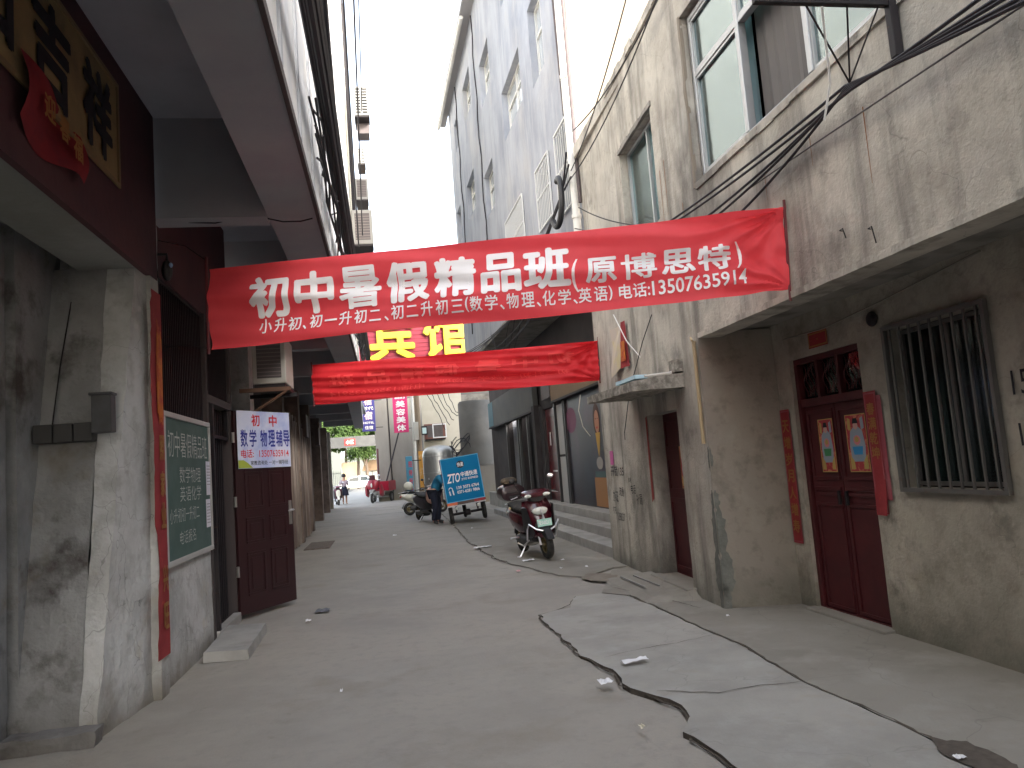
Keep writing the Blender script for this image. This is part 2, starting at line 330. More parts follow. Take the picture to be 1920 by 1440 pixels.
def text(name, body, m, parent, org, right, up, w_, h_, bold=.012, lift=.004, extrude=0, fn=None, cell=None, shear=0, spacing=1.0, angle=0):
    vs_, fs = textmb(body, bold, extrude, shear, spacing)
    if not vs_: return None
    x0 = min(p.x for p in vs_); x1 = max(p.x for p in vs_); y0 = min(p.y for p in vs_); y1 = max(p.y for p in vs_)
    mb = MB(); org = V(org) if org else None
    if fn is None:
        right = V(right).normalized(); up = V(up).normalized(); nn = right.cross(up)
        sx, sy = w_ / (x1 - x0), h_ / (y1 - y0)
        mb.v = [org + right * ((p.x - x0) * sx) + up * ((p.y - y0) * sy) + nn * (lift + (p.z + extrude) * sx) for p in vs_]; mb.f = fs
    else:
        P = [((p.x - x0) / (x1 - x0) * w_, (p.y - y0) / (y1 - y0) * h_, p.z * .25) for p in vs_]; mids = {}
        tris = [(f[0], f[i], f[i + 1]) for f in fs for i in range(1, len(f) - 1)]
        def md(i, j):
            if math.hypot(P[i][0] - P[j][0], P[i][1] - P[j][1]) <= cell: return None
            k = (min(i, j), max(i, j))
            if k not in mids: mids[k] = len(P); P.append(((P[i][0] + P[j][0]) / 2, (P[i][1] + P[j][1]) / 2, P[i][2]))
            return mids[k]
        for _ in range(7):
            nt_ = []; ch = False
            for a_, b_, c_ in tris:
                q_ = [md(a_, b_), md(b_, c_), md(c_, a_)]; k = sum(x is not None for x in q_)
                if k == 0: nt_.append((a_, b_, c_)); continue
                ch = True
                while q_[0] is None or (k == 2 and q_[1] is None): a_, b_, c_ = b_, c_, a_;  q_ = [q_[1], q_[2], q_[0]]
                if k == 1: nt_ += [(a_, q_[0], c_), (q_[0], b_, c_)]
                elif k == 2: nt_ += [(a_, q_[0], c_), (q_[0], b_, q_[1]), (q_[0], q_[1], c_)]
                else: nt_ += [(a_, q_[0], q_[2]), (q_[0], b_, q_[1]), (q_[2], q_[1], c_), (q_[0], q_[1], q_[2])]
            tris = nt_
            if not ch: break
        mb.v = [fn(*p) for p in P]; mb.f = tris
    me = bpy.data.meshes.new(name); off = WL.get(parent, V((0, 0, 0))); me.from_pydata([tuple(p - off) for p in mb.v], [], mb.f); me.materials.append(m)
    o = bpy.data.objects.new(name, me); link(o); o.parent = parent; WL[o] = off; return o
def ftext(name, body, m, parent, F, u, z, w_, h_, wr, flip=False, **k):
    "lettering on a wall frame; flip when the reader sees u running to the left"
    r = -F.d if flip else F.d
    return text(name, body, m, parent, F(u, z, wr), r, (0, 0, 1), w_, h_, **k)
def blob(n, r, jit, seed):
    rnd = random.Random(seed); return [(math.cos(2 * math.pi * i / n) * r[0] * (1 + rnd.uniform(-jit, jit)), math.sin(2 * math.pi * i / n) * r[1] * (1 + rnd.uniform(-jit, jit))) for i in range(n)]
def copy_tree(o, parent=None):
    c = o.copy(); link(c)
    if parent: c.parent = parent
    for ch in list(o.children): copy_tree(ch, c)
    return c

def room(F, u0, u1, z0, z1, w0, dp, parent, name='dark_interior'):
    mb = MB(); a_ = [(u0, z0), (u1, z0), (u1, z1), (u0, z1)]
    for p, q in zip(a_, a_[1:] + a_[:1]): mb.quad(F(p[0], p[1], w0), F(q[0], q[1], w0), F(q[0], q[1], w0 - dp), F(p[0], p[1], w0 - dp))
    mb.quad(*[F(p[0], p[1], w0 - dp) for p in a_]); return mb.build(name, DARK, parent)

# ------------------------------------------------------------------ ground
def zg(x, y): return 0.0
mb = MB(); mb.add([(-300, -60, -.02), (300, -60, -.02), (300, 400, -.02), (-300, 400, -.02)], [(0, 1, 2, 3)])
tag(mb.build('ground', APR), 'bare ground around the alley', kind='structure')
mb = MB(); nx, ny = 40, 130; vs_ = []; fs = []
for j in range(ny + 1):
    yy = -4 + (j / ny) ** 1.7 * 94
    for i in range(nx + 1):
        xx = -3.6 + 8.6 * i / nx
        z = .010 * noise.noise(V((xx * .9, yy * .5, 1)))
        vs_.append((xx, yy, z - .004))
for j in range(ny):
    for i in range(nx): k = j * (nx + 1) + i; fs.append((k, k + 1, k + nx + 2, k + nx + 1))
mb.add(vs_, fs); tag(mb.build('road', GRD, smooth=True), 'grey concrete lane running down the alley', kind='structure')
mb = MB(); mb.add([(-60, 70, -.008), (60, 70, -.008), (60, 86, -.008), (-60, 86, -.008)], [(0, 1, 2, 3)])
tag(mb.build('street', mat('far_street', (.13, .128, .125), .9)), 'pale street crossing beyond the alley', kind='structure')

def jag(pts, step, amp, seed):
    rnd = random.Random(seed); out_ = []
    for a_, b_ in zip(pts[:-1], pts[1:]):
        a_, b_ = V(a_), V(b_); n_ = max(1, int((b_ - a_).length / step))
        for i in range(n_): p = a_.lerp(b_, i / n_); out_.append(V((p.x + rnd.uniform(-amp, amp), p.y + rnd.uniform(-amp, amp))))
    out_.append(V(pts[-1])); return out_
def hz(y): return .016 + .012 * max(0, min(1, (6.3 - y) / 1.2))
def slab(name, left, right, z0, z1, m, label):
    mb = MB(); poly = left + right[::-1]; n_ = len(poly)
    bm = bmesh.new(); Z = (lambda p: z1) if z1 is not None else (lambda p: hz(p.y))
    vv = [bm.verts.new((p.x, p.y, Z(p))) for p in poly]; f = bm.faces.new(vv); bmesh.ops.triangulate(bm, faces=[f])
    bm.verts.ensure_lookup_table(); mb.add([v_.co for v_ in bm.verts], [[x.index for x in q.verts] for q in bm.faces]); bm.free()
    sm = m
    if z1 is None: tag(mb.build(name, m), label, kind='structure'); mb = MB(); name = 'broken_edge'; label = 'broken edge of the pale concrete patch with its shadow painted dark'; m = MUD_SHADE  # slab sides coloured dark to stand for the shadow of the step
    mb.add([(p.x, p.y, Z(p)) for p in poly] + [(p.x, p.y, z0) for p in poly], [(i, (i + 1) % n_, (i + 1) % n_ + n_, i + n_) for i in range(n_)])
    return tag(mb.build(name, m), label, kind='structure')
L1 = jag([(1.75, 1.0), (1.62, 2.6), (1.56, 3.79), (1.50, 4.19), (1.62, 4.37), (1.66, 4.61), (1.60, 4.85), (1.48, 5.03), (1.53, 5.45), (1.41, 6.02), (1.44, 6.4), (1.40, 7.3), (1.44, 7.83), (1.80, 8.02), (1.87, 8.3), (2.02, 8.62)], .11, .022, 3)
R1 = jag([(2.62, 1.0), (2.58, 3.52), (2.58, 3.84), (2.53, 4.68), (2.62, 5.77), (2.58, 6.63), (2.58, 7.29), (2.52, 8.3), (2.3, 8.64)], .16, .012, 4)
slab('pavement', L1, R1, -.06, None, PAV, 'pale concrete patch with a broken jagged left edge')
R1b = [V((p.x + .022 + .02 * noise.noise(V((p.x * 3, p.y * 3, 0))), p.y)) for p in R1]
R2 = [V(p) for p in ((3.85, 1.0), (3.85, 6.95), (3.12, 7.12), (3.12, 8.0), (3.2, 10.4), (2.9, 10.2))]
slab('apron', R1b, R2, -.06, .022, APR, 'darker concrete apron in front of the red door')
L3 = jag([(3.0, 10.5), (2.46, 9.9), (2.2, 10.35), (2.0, 11.2), (1.84, 11.9), (1.71, 12.7), (1.64, 14.5), (1.6, 16.2), (1.66, 18.6), (1.72, 21.2), (1.8, 26), (1.7, 30)], .2, .03, 5)
slab('pavement', L3, [V((3.5, 10.5)), V((3.5, 30))], -.06, .016, APR, 'raised concrete strip before the shop steps where the scooter stands')
# dirt strips and cracks that follow the broken edges
def crackline(pts, w_, z, seed, m=CRK, label='dark crack in the concrete'):
    rnd = random.Random(seed); mb = MB(); q = jag(pts, .07, .012, seed); vs_ = []; fs = []
    for i, p in enumerate(q):
        t = (q[min(i + 1, len(q) - 1)] - q[max(i - 1, 0)]).normalized(); n_ = V((-t.y, t.x)); ww = w_ * rnd.uniform(.25, 1) * (0.25 if i in (0, len(q) - 1) else 1)
        zz = hz(p.y) + .005 if z == .0385 else z
        vs_ += [(p.x + n_.x * ww, p.y + n_.y * ww, zz), (p.x - n_.x * ww, p.y - n_.y * ww, zz)]
    fs = [(2 * i, 2 * i + 1, 2 * i + 3, 2 * i + 2) for i in range(len(q) - 1)]
    mb.add(vs_, fs); return tag(mb.build('crack', m), label, kind='structure')
crackline([(p.x - .012, p.y) for p in L1[::2]], .012, .0135, 1, label='dirt filled crack along the broken pavement edge')
crackline([(p.x - .03, p.y - .02) for p in L3[::2]], .013, .014, 2, label='dirt filled crack beside the shop pavement')
crackline([(p.x + .008, p.y) for p in R1[::2]], .011, .0385, 3, label='crack between pale patch and apron')
crackline([(1.56, 5.9), (1.9, 6.02), (2.2, 6.06), (2.6, 6.2)], .005, .0385, 4)
crackline([(1.62, 4.9), (1.95, 4.72), (2.2, 4.75), (2.55, 4.72)], .006, .0385, 5)
0 and crackline([(1.85, 3.8), (1.88, 4.15), (1.84, 4.35), (1.93, 4.7), (1.86, 5.0)], .004, .0385, 6)
crackline([(2.5, 8.9), (2.75, 8.1), (2.9, 7.2)], .008, .031, 7)
crackline([(.2, 12.8), (.9, 12.9), (1.6, 13.0)], .006, .0145, 8)
crackline([(-.9, 29.6), (.2, 30.2), (1.3, 29.8)], .06, .0145, 9)
crackline([(-.6, 33.5), (.4, 33.0), (1.2, 33.6)], .05, .0145, 10)
def dirt(name, c, r, z, m, seed, label):
    mb = MB(); pts = blob(26, r, .16, seed); mb.add([(c[0], c[1], z + .006)] + [(c[0] + p[0], c[1] + p[1], z) for p in pts], [(0, 1 + i, 1 + (i + 1) % 26) for i in range(26)])
    return tag(mb.build(name, m, smooth=True), label, kind='structure')
dirt('dirt', (2.6, 9.75), (.22, .36), .024, MUD, 2, 'muddy dirt at the corner of the shop pavement')
dirt('dirt', (2.62, 3.35), (.11, .24), .036, MUD_SHADE, 4, 'damp dark hollow at the joint of the apron')
# low bevelled ramp stones by the small door
mb = MB(); mb.hexa([(2.55, 7.75, .02), (3.10, 7.6, .02), (3.16, 9.5, .02), (2.62, 9.6, .02), (2.66, 7.9, .055), (3.10, 7.8, .10), (3.15, 9.3, .10), (2.72, 9.4, .055)])
tag(mb.build('ramp', APR, bevel=.01), 'sloping cement ramp before the small red door', kind='structure')
mb = MB()
for u in (0, 1):
    mb.prism([V((2.72 + .16 * u, 9.2, .075)), V((2.735 + .16 * u, 9.2, .075)), V((2.735 + .16 * u, 8.3, .08)), V((2.72 + .16 * u, 8.3, .08))], (0, 0, .018))
tag(mb.build('kerb_line', STP), 'pale mortar lines on the ramp', kind='structure')
# shop steps and porch
def step(x0, x1, y0, y1, z0, z1, lab):
    mb = MB(); mb.box(x0, x1, y0, y1, z0, z1); tag(mb.build('step', STP, bevel=.012), lab, kind='structure')
step(3.30, 3.66, 11.32, 24.6, -.05, .17, 'lowest grey cement step of the shop porch')
step(3.66, 4.02, 11.32, 24.3, -.05, .33, 'middle grey cement step of the shop porch')
step(4.02, 5.2, 11.32, 31, -.05, .49, 'top platform of the shop porch')

# ------------------------------------------------------------------ right foreground building (A)
A = thing('plaster_building', 'stained grey plaster two storey building with red door recess on the right', 'building', (3.1, 7.1, 0))
FU = Frame((3.1, -4), (3.1, 7.1), 1)           # upper facade, u = y + 4
FR = Frame((3.8, -4), (3.8, 6.93), 1)          # recess wall
F2 = Frame((3.1, 7.1), (3.25, 11.27), 1)       # facade beyond the recess
bigw = (6.75, 10.75, 4.09, 5.78, .14)          # u range of the big window (y 2.75..6.75)
o = rough(wallmesh(FU, 0, 11.1, 2.67, 6.36, [bigw], thick=.3), .35, .006, 1).build('upper_wall', PL, A)
sw = (.72, 2.02, 4.1, 5.38, .16); sdo = (.80, 1.86, .10, 2.0, .22)
rough(wallmesh(F2, 0, F2.L, -.05, 6.36, [sw, sdo]), .3, .006, 2).build('front_wall', PL, A)
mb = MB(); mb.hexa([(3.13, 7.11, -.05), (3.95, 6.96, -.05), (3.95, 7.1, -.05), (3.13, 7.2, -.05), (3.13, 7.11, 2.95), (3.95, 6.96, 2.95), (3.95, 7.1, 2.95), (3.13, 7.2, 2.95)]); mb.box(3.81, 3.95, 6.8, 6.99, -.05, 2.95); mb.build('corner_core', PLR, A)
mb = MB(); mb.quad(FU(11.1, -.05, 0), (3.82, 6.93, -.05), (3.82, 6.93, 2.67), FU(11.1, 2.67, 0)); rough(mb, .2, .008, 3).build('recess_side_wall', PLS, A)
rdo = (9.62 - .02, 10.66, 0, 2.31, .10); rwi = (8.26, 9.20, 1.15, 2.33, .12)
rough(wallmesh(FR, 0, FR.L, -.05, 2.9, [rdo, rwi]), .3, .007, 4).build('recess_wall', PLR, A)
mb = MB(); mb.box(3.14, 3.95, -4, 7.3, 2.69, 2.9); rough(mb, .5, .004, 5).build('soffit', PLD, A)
mb = MB(); mb.box(3.06, 3.30, -4, 7.0, 2.62, 2.671); rough(mb, .3, .006, 6).build('soffit_edge_beam', PL, A)
mb = MB(); mb.box(3.16, 12, -4, 11.2, 6.2, 6.38); mb.build('roof_slab', PL, A)
mb = MB(); mb.box(3.9, 12, 10.9, 11.24, -.05, 6.2); mb.build('end_wall', PL, A)
mb = MB(); mb.box(3.1, 12, -34, -4.002, -.05, 9.5); mb.build('sun_block_wing', PL, A)  # unseen wing behind the camera, added and made tall to block the sun
mb = MB(); rnd = random.Random(5)       # rough, broken coping at the roof line
for i in range(44):
    u = i * .25; f = FU if u < 11.1 else F2
    mb.fbox(FU, u, u + .25, 6.30, 6.40 + rnd.uniform(-.012, .012), -.12, .035 + rnd.uniform(-.008, .008))
mb.build('parapet_coping', PL, A)
mb = MB()
for i in range(16):
    u = i * .26; mb.fbox(F2, u, min(u + .26, F2.L), 6.30, 6.40 + rnd.uniform(-.012, .012), -.12, .03 + rnd.uniform(-.008, .008))
mb.build('parapet_coping', PL, A)
# flaked plaster on the corner
for k, (uc, zc, ru, rz) in enumerate(((.035, .72, .06, .23), (.05, .36, .085, .19), (.03, .12, .05, .14), (.02, 1.05, .035, .08), (.01, 1.45, .02, .1))):
    mb = MB(); p2 = blob(22, (ru, rz), .3, 40 + k)
    mb.prism([F2(max(.001, uc + a_), zc + b_, .006) for a_, b_ in p2], -F2.n * .004); mb.build('bare_cement_patch', CEM, A)
    mb = MB(); nn = V((-.17, -.7, 0)).normalized(); dd = V((.70, -.17, 0)).normalized()
    mb.prism([V((3.1, 7.1, 0)) + dd * max(.003, a_ + ru * .5) + V((0, 0, zc + b_)) + nn * .010 for a_, b_ in p2], -nn * .003); mb.build('bare_cement_patch', CEM, A)
# large recessed door with two leaves and a glazed transom
def panel_rects(mb, F, u0, u1, z0, z1, w0, w1, b):
    mb.fbox(F, u0, u1, z0, z0 + b, w0, w1); mb.fbox(F, u0, u1, z1 - b, z1, w0, w1); mb.fbox(F, u0, u0 + b, z0 + b, z1 - b, w0, w1); mb.fbox(F, u1 - b, u1, z0 + b, z1 - b, w0, w1)
d = MB(); panel_rects(d, FR, 9.60, 10.66, 0.0, 2.31, -.10, -.035, .05); d.fbox(FR, 9.65, 10.61, 1.86, 1.93, -.10, -.04)
dr = d.build('door_frame', DOOR, A, bevel=.004)
for k, (u0, u1) in enumerate(((9.655, 10.125), (10.135, 10.605))):
    mb = MB(); mb.fbox(FR, u0, u1, .02, 1.86, -.10, -.07)
    for z0, z1 in ((.06, .99), (1.05, 1.13), (1.19, 1.82)): panel_rects(mb, FR, u0 + .03, u1 - .03, z0, z1, -.07, -.058, .03)
    lf = mb.build('door_leaf', DOOR, A, bevel=.003)
    mb = MB(); mb.fbox(FR, u0 + (.40 if k == 0 else .03), u0 + (.43 if k == 0 else .06), .98, 1.1, -.058, -.035); mb.build('handle', IRON, lf, bevel=.003)
for k in range(3):
    u0 = 9.66 + k * .318; mb = MB(); mb.fbox(FR, u0 + .02, u0 + .29, 1.95, 2.25, -.095, -.09); pn = mb.build('transom_pane', GLSD, A)
    mb = MB()
    for j in range(5):
        c0 = u0 + .05 + .05 * j
        mb.tube([FR(c0 + .03 * math.sin(q * 1.1 + j), 1.95 + .3 * q / 8, -.07) for q in range(9)], .005, 4)
    if k < 2: mb.fbox(FR, u0 + .295, u0 + .335, 1.93, 2.27, -.10, -.04)
    mb.build('transom_scrollwork', DOOR, pn)
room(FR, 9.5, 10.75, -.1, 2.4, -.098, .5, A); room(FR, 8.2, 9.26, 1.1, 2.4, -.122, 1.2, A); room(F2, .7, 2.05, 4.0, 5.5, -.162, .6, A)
mb = MB(); mb.fbox(FR, 9.56, 10.70, -.03, .045, -.14, .10); mb.build('threshold', APR, A, bevel=.01)
# barred window in the recess
wf = MB(); panel_rects(wf, FR, 8.27, 9.19, 1.16, 2.32, -.12, -.08, .03); wf.fbox(FR, 8.70, 8.73, 1.19, 2.29, -.12, -.085)
wf = wf.build('window', BARM, A)
mb = MB(); mb.fbox(FR, 8.30, 9.16, 1.19, 2.29, -.105, -.1); mb.build('pane', GLSD, wf)
mb = MB(); [mb.quad(FR(8.68 + .05 * i, 1.17, -.2 - .02 * (i % 2)), FR(8.73 + .05 * i, 1.17, -.22 + .02 * (i % 2)), FR(8.73 + .05 * i, 2.3, -.22 + .02 * (i % 2)), FR(8.68 + .05 * i, 2.3, -.2 - .02 * (i % 2))) for i in range(10)]
mb.build('curtain', mat('green_grey_curtain', (.05, .06, .052), .9), wf)
mb = MB(); panel_rects(mb, FR, 8.22, 9.24, 1.12, 2.36, .005, .04, .03); mb.build('grille_frame', BARM, wf)
for i in range(9):
    u = 8.30 + i * .108; mb = MB(); mb.fbox(FR, u - .0075, u + .0075, 1.15, 2.33, .014, .029); mb.build('grille_bar', BARM, wf)
# small red door
mb = MB(); mb.fbox(F2, .80, 1.86, .10, 2.0, -.22, -.19)
lf = mb.build('small_door', DOOR, A)
for z0, z1 in ((.16, 1.0), (1.06, 1.5), (1.56, 1.96)):
    mb = MB(); panel_rects(mb, F2, .84, 1.82, z0, z1, -.19, -.178, .05); mb.build('door_panel', DOOR, lf, bevel=.003)
mb = MB(); mb.fbox(F2, .70, 1.95, -.02, .11, -.22, .12); mb.build('door_step', APR, A, bevel=.015)
# small upper window
wf = MB(); panel_rects(wf, F2, .73, 2.01, 4.11, 5.37, -.15, -.10, .035); wf.fbox(F2, 1.18, 1.22, 4.14, 5.34, -.15, -.10)
wf = wf.build('window', ALU, A)
for u0, u1 in ((.77, 1.17), (1.23, 1.97)):
    mb = MB(); mb.fbox(F2, u0, u1, 4.15, 5.33, -.135, -.13); mb.build('pane', GLS, wf)
mb = MB(); mb.fbox(F2, .72, 2.03, 4.05, 5.45, -.40, -.38); mb.build('curtain', mat('grey_blue_curtain', (.25, .29, .31), .9), wf)
mb = MB(); rnd = random.Random(9)
for i in range(9): mb.fbox(F2, .66 + i * .155, .815 + i * .155, 5.375, 5.43 + rnd.uniform(-.012, .015), -.02, .012 + rnd.uniform(0, .012))
mb.build('lintel_mortar', PLD, A)
# big upper window: sashes, transoms and panes
wf = MB(); panel_rects(wf, FU, 6.78, 10.72, 4.12, 5.75, -.13, -.06, .045)
for u in (7.86, 8.80, 9.78): wf.fbox(FU, u - .03, u + .03, 4.165, 5.705, -.13, -.055)
wf.fbox(FU, 8.83, 9.75, 5.12, 5.17, -.128, -.06); wf.fbox(FU, 9.81, 10.67, 5.12, 5.17, -.128, -.06); wf.fbox(FU, 6.825, 7.83, 5.12, 5.17, -.128, -.06); wf.fbox(FU, 7.89, 8.77, 5.12, 5.17, -.128, -.06)
wf = wf.build('window', ALU, A, bevel=.006)
for u0, u1 in ((6.83, 7.83), (7.89, 8.77), (8.83, 9.75), (9.81, 10.67)):
    for z0, z1 in ((4.17, 5.115), (5.175, 5.70)):
        if (u0, z0) != (8.83, 4.17):
            mb = MB(); mb.fbox(FU, u0, u1, z0, z1, -.10, -.095); mb.build('pane', GLS, wf)
        mb = MB(); panel_rects(mb, FU, u0 + .0, u1 - .0, z0, z1, -.094, -.07, .022)
        if (u0, z0) != (8.83, 4.17): mb.build('sash', ALU, wf)
CUR = mat('teal_curtain', (.26, .44, .43), .9, layers=[((.28, .33, .36), 2.0, .45, .6, .9)])
for (u0, u1, m_) in ((9.8, 10.7, mat('pale_blue_curtain', (.34, .42, .46), .9)), (7.9, 8.78, CUR), (6.8, 7.85, CUR), (8.83, 9.75, mat('brown_grey_blind', (.155, .145, .14), .9))):
    mb = MB(); n_ = 12
    for i in range(n_):
        a0, a1 = u0 + (u1 - u0) * i / n_, u0 + (u1 - u0) * (i + 1) / n_; w0_ = -.22 - .02 * (i % 2); w1_ = -.22 - .02 * ((i + 1) % 2)
        mb.quad(FU(a0, 4.1, w0_), FU(a1, 4.1, w1_), FU(a1, 5.76, w1_), FU(a0, 5.76, w0_))
    mb.build('curtain', m_, wf)
room(FU, 6.7, 10.8, 4.04, 5.85, -.141, .9, wf)
mb = MB(); rnd = random.Random(2)
for i in range(16): mb.fbox(FU, 6.75 + i * .25, 7.0 + i * .25, 4.03 + rnd.uniform(-.01, .01), 4.092, -.04, .014 + rnd.uniform(0, .01))
mb.build('window_sill', PL, A)
mb = MB(); mb.fbox(FU, 10.75, 10.79, 4.05, 5.8, -.02, .012); rough(mb, .12, .008, 7).build('chipped_jamb', ENDW, A)
# crumbling canopy slab over the small door
c0 = V((2.56, 7.62, 0)); mb = MB(); mb.hexa([(2.56, 7.62, 2.20), (3.14, 7.55, 2.20), (3.24, 9.6, 2.24), (2.62, 9.65, 2.24), (2.56, 7.62, 2.30), (3.14, 7.55, 2.36), (3.24, 9.6, 2.36), (2.62, 9.65, 2.33)])
rough(mb, .07, .012, 12).build('canopy', mat('crumbling_canopy_cement', (.34, .32, .28), .95, layers=[((.14, .13, .11), 9, .42, .6, .85), ((.5, .48, .42), 14, .55, .7, .7)], bump=[(30, .012)]), A)
# corner pipe stub, rust streaks, hooks
mb = MB(); mb.tube([F2(.06, 2.62, .02), F2(.06, 2.1, .022), F2(.07, 1.6, .02)], .018, 6); mb.tube([F2(.02, 2.62, .05), F2(.1, 2.66, .03)], .012, 5); mb.build('plastic_conduit', mat('yellowed_conduit', (.42, .33, .2), .7), A)
for (px, py, L) in ((1590, 428, .07), (1645, 424, .11)):
    p = PX(px, py, 'x', 3.1); mb = MB(); mb.tube([p + V((-.0, .06, 0)), p + V((-.03, .05, 0)), p + V((-.04, 0, 0)), p + V((-.03, -.01, -L))], .004, 5); mb.build('rusty_hook', IRON, A)
RUST = mat('rust_streak', (.25, .11, .045), .9)
for (px, py, L, w_) in ((1620, 200, .5, .006), (1520, 255, .22, .005), (1436, 330, .2, .005), (1243, 320, .8, .007), (1290, 380, .5, .006), (1251, 300, .6, .008)):
    F_ = FU if px > 1290 else F2; p = PX(px, py, 'x', 3.1 if px > 1290 else 3.15); u = (p.y + 4) if px > 1290 else (p.y - 7.1) * 1.0007
    mb = MB(); mb.quad(F_(u - w_, p.z, .010), F_(u + w_, p.z, .010), F_(u + w_ * .4, p.z - L, .010), F_(u - w_ * .3, p.z - L, .010)); mb.build('rust_streak', RUST, A)
# handwriting on the recess wall and on the front wall
text('wall_number', '15', INK, A, (3.80, 4.11, 1.73), (0, -1, 0), (0, 0, 1), .135, .15, bold=0, lift=.012)
text('wall_number', '13', INK, A, (3.80, 4.10, 1.42), (0, -1, 0), (.0, .04, 1), .14, .14, bold=0, lift=.012)
for k, (px, py, body, h_) in enumerate(((1146, 893, '开锁135', .15), (1163, 930, '疏通', .13), (1188, 925, '电话', .12), (1150, 940, '办证', .16), (1200, 945, '补漏', .14), (1160, 975, '138037', .11), (1182, 905, '水电', .08), (1150, 962, '打孔', .1))):
    p = PX(px, py, 'x', 3.22); u = p.y - 7.1
    ftext('graffiti', body, INK, A, F2, u, p.z, h_ * len(body) * (.9 if ord(body[0]) > 255 else .55), h_, .010, flip=True, bold=-.002)
mb = MB(); p = PX(1138, 885, 'x', 3.24); mb.fbox(F2, 3.62, 3.80, 1.42, 1.62, .008, .011); mb.build('pink_sticker', flat('pink_print', (.55, .12, .33), .7), A)

# ------------------------------------------------------------------ banners
def banner(name, label, TL, TR, BL, BR, m, ripple, nx_=300, ny_=60, corner=1):
    TL, TR, BL, BR = map(V, (TL, TR, BL, BR)); R_ = thing(name, label, 'banner', tuple(TL.lerp(TR, .5)), )
    wdt = (TR - TL).length
    nrm = (TR - TL).normalized().cross(V((0, 0, -1))).normalized()
    def S(s, t, off=0.0):
        p = TL.lerp(TR, s).lerp(BL.lerp(BR, s), t)
        p = p + V((0, 0, -.012 * 4 * s * (1 - s) - .010 * math.sin(s * 9 + 1) * t))
        dd = ripple * (.022 * math.sin(t * 7 + s * 11 + 1.3) + .014 * math.sin(t * 15 - s * 14) + .012 * noise.noise(V((s * 9, t * 3, 2))))
        if ripple > 1.2:
            dd += .026 * math.sin((t * 2.1 - s * .75 + .3) * 6.28) * math.sin(min(1, s * 3) * 1.57) * min(1, (1 - s) * 5) + .012 * math.sin((t * 5.3 - s * 1.9) * 6.28)
        else: dd += .010 * math.sin((t * 1.6 + s * 1.2) * 6.28) + .006 * math.sin((t * 4.4 - s * 2.6) * 6.28 + 1)
        # gathers that fan out from the tied right corner
        q = max(0, 1 - (1 - s) * wdt / 1.0); ang = math.atan2(t - .02, (1 - s) * wdt + .02)
        dd += corner * .034 * q * math.sin(ang * 17) * min(1, (1 - s) * wdt * 5)
        q2 = max(0, 1 - (1 - s) * wdt / .7); ang2 = math.atan2(.98 - t, (1 - s) * wdt + .02); dd += corner * .028 * q2 * math.sin(ang2 * 15) * min(1, (1 - s) * wdt * 5)
        return p + nrm * (dd - off)
    S.n = nrm
    mb = MB(); vs_ = [S(i / nx_, j / ny_) for j in range(ny_ + 1) for i in range(nx_ + 1)]
    mb.add(vs_, [(j * (nx_ + 1) + i, j * (nx_ + 1) + i + 1, (j + 1) * (nx_ + 1) + i + 1, (j + 1) * (nx_ + 1) + i) for j in range(ny_) for i in range(nx_)])
    o = mb.build('cloth', m, R_, smooth=True); return R_, S, o
B1, S1, cl = banner('banner', 'large red banner with white characters and phone number strung across the alley', (-1.30, 6.25, 3.265), (3.075, 5.22, 3.315), (-1.305, 6.25, 2.625), (3.06, 5.25, 2.685), REDC, 1.0)
W1 = (V((3.075, 5.22, 3.315)) - V((-1.30, 6.25, 3.265))).length; H1 = .635
def btext(name, body, s0, s1, t0, t1, S_, root, m, W_, bold=0.01, mirror=False, t0b=None):
    dt = 0 if t0b is None else t0b - t0
    def fn(x, y, l=0):
        s = s0 + (s1 - s0) * (1 - x if mirror else x); return S_(s, t1 - (t1 - t0) * y + dt * x, .010 + l)
    # work in a unit square but subdivide by true size
    sx = (s1 - s0) * W_; sy = (t1 - t0) * .635
    def fn2(x, y, l=0): return fn(x / sx, y / sy, l)
    return text(name, body, m, root, None, None, None, sx, sy, bold=bold, fn=fn2, cell=.03)
chars = '初中暑假精品班'
xs = [470, 557, 641, 731, 823, 911, 991]; ws = [77, 75, 80, 84, 80, 76, 88]
def sx_(px): return (px - 388) / 1086
for c, x, w__ in zip(chars, xs, ws): btext('lettering', c, sx_(x), sx_(x + w__), .165, .675, S1, B1, WTXT, W1, bold=.024 if c == '暑' else .038)
btext('lettering', '(', sx_(1080), sx_(1093), .35, .74, S1, B1, WTXT, W1, bold=.006)
for c, x, w__ in zip('原博思特', (1106, 1172, 1246, 1313), (58, 66, 62, 62)): btext('lettering', c, sx_(x), sx_(x + w__), .355, .655, S1, B1, WTXT, W1, bold=.02 if c == '博' else .03)
btext('lettering', ')', sx_(1381), sx_(1394), .35, .68, S1, B1, WTXT, W1, bold=.006)
row = [('小', 484, 24), ('升', 513, 23), ('初', 540, 25), ('、', 569, 8), ('初', 582, 24), ('一', 611, 24), ('升', 640, 24), ('初', 669, 24), ('二', 698, 22), ('、', 727, 8), ('初', 740, 24), ('二', 769, 22), ('升', 797, 22), ('初', 825, 23), ('三', 854, 23),
       ('(', 880, 7), ('数', 889, 23), ('学', 917, 24), ('、', 945, 8), ('物', 957, 23), ('理', 985, 24), ('、', 1013, 8), ('化', 1024, 24), ('学', 1053, 24), ('、', 1081, 8), ('英', 1091, 24), ('语', 1120, 25), (')', 1147, 7),
       ('电', 1166, 24), ('话', 1192, 25), (':', 1219, 4), ('13507635914', 1227, 172)]
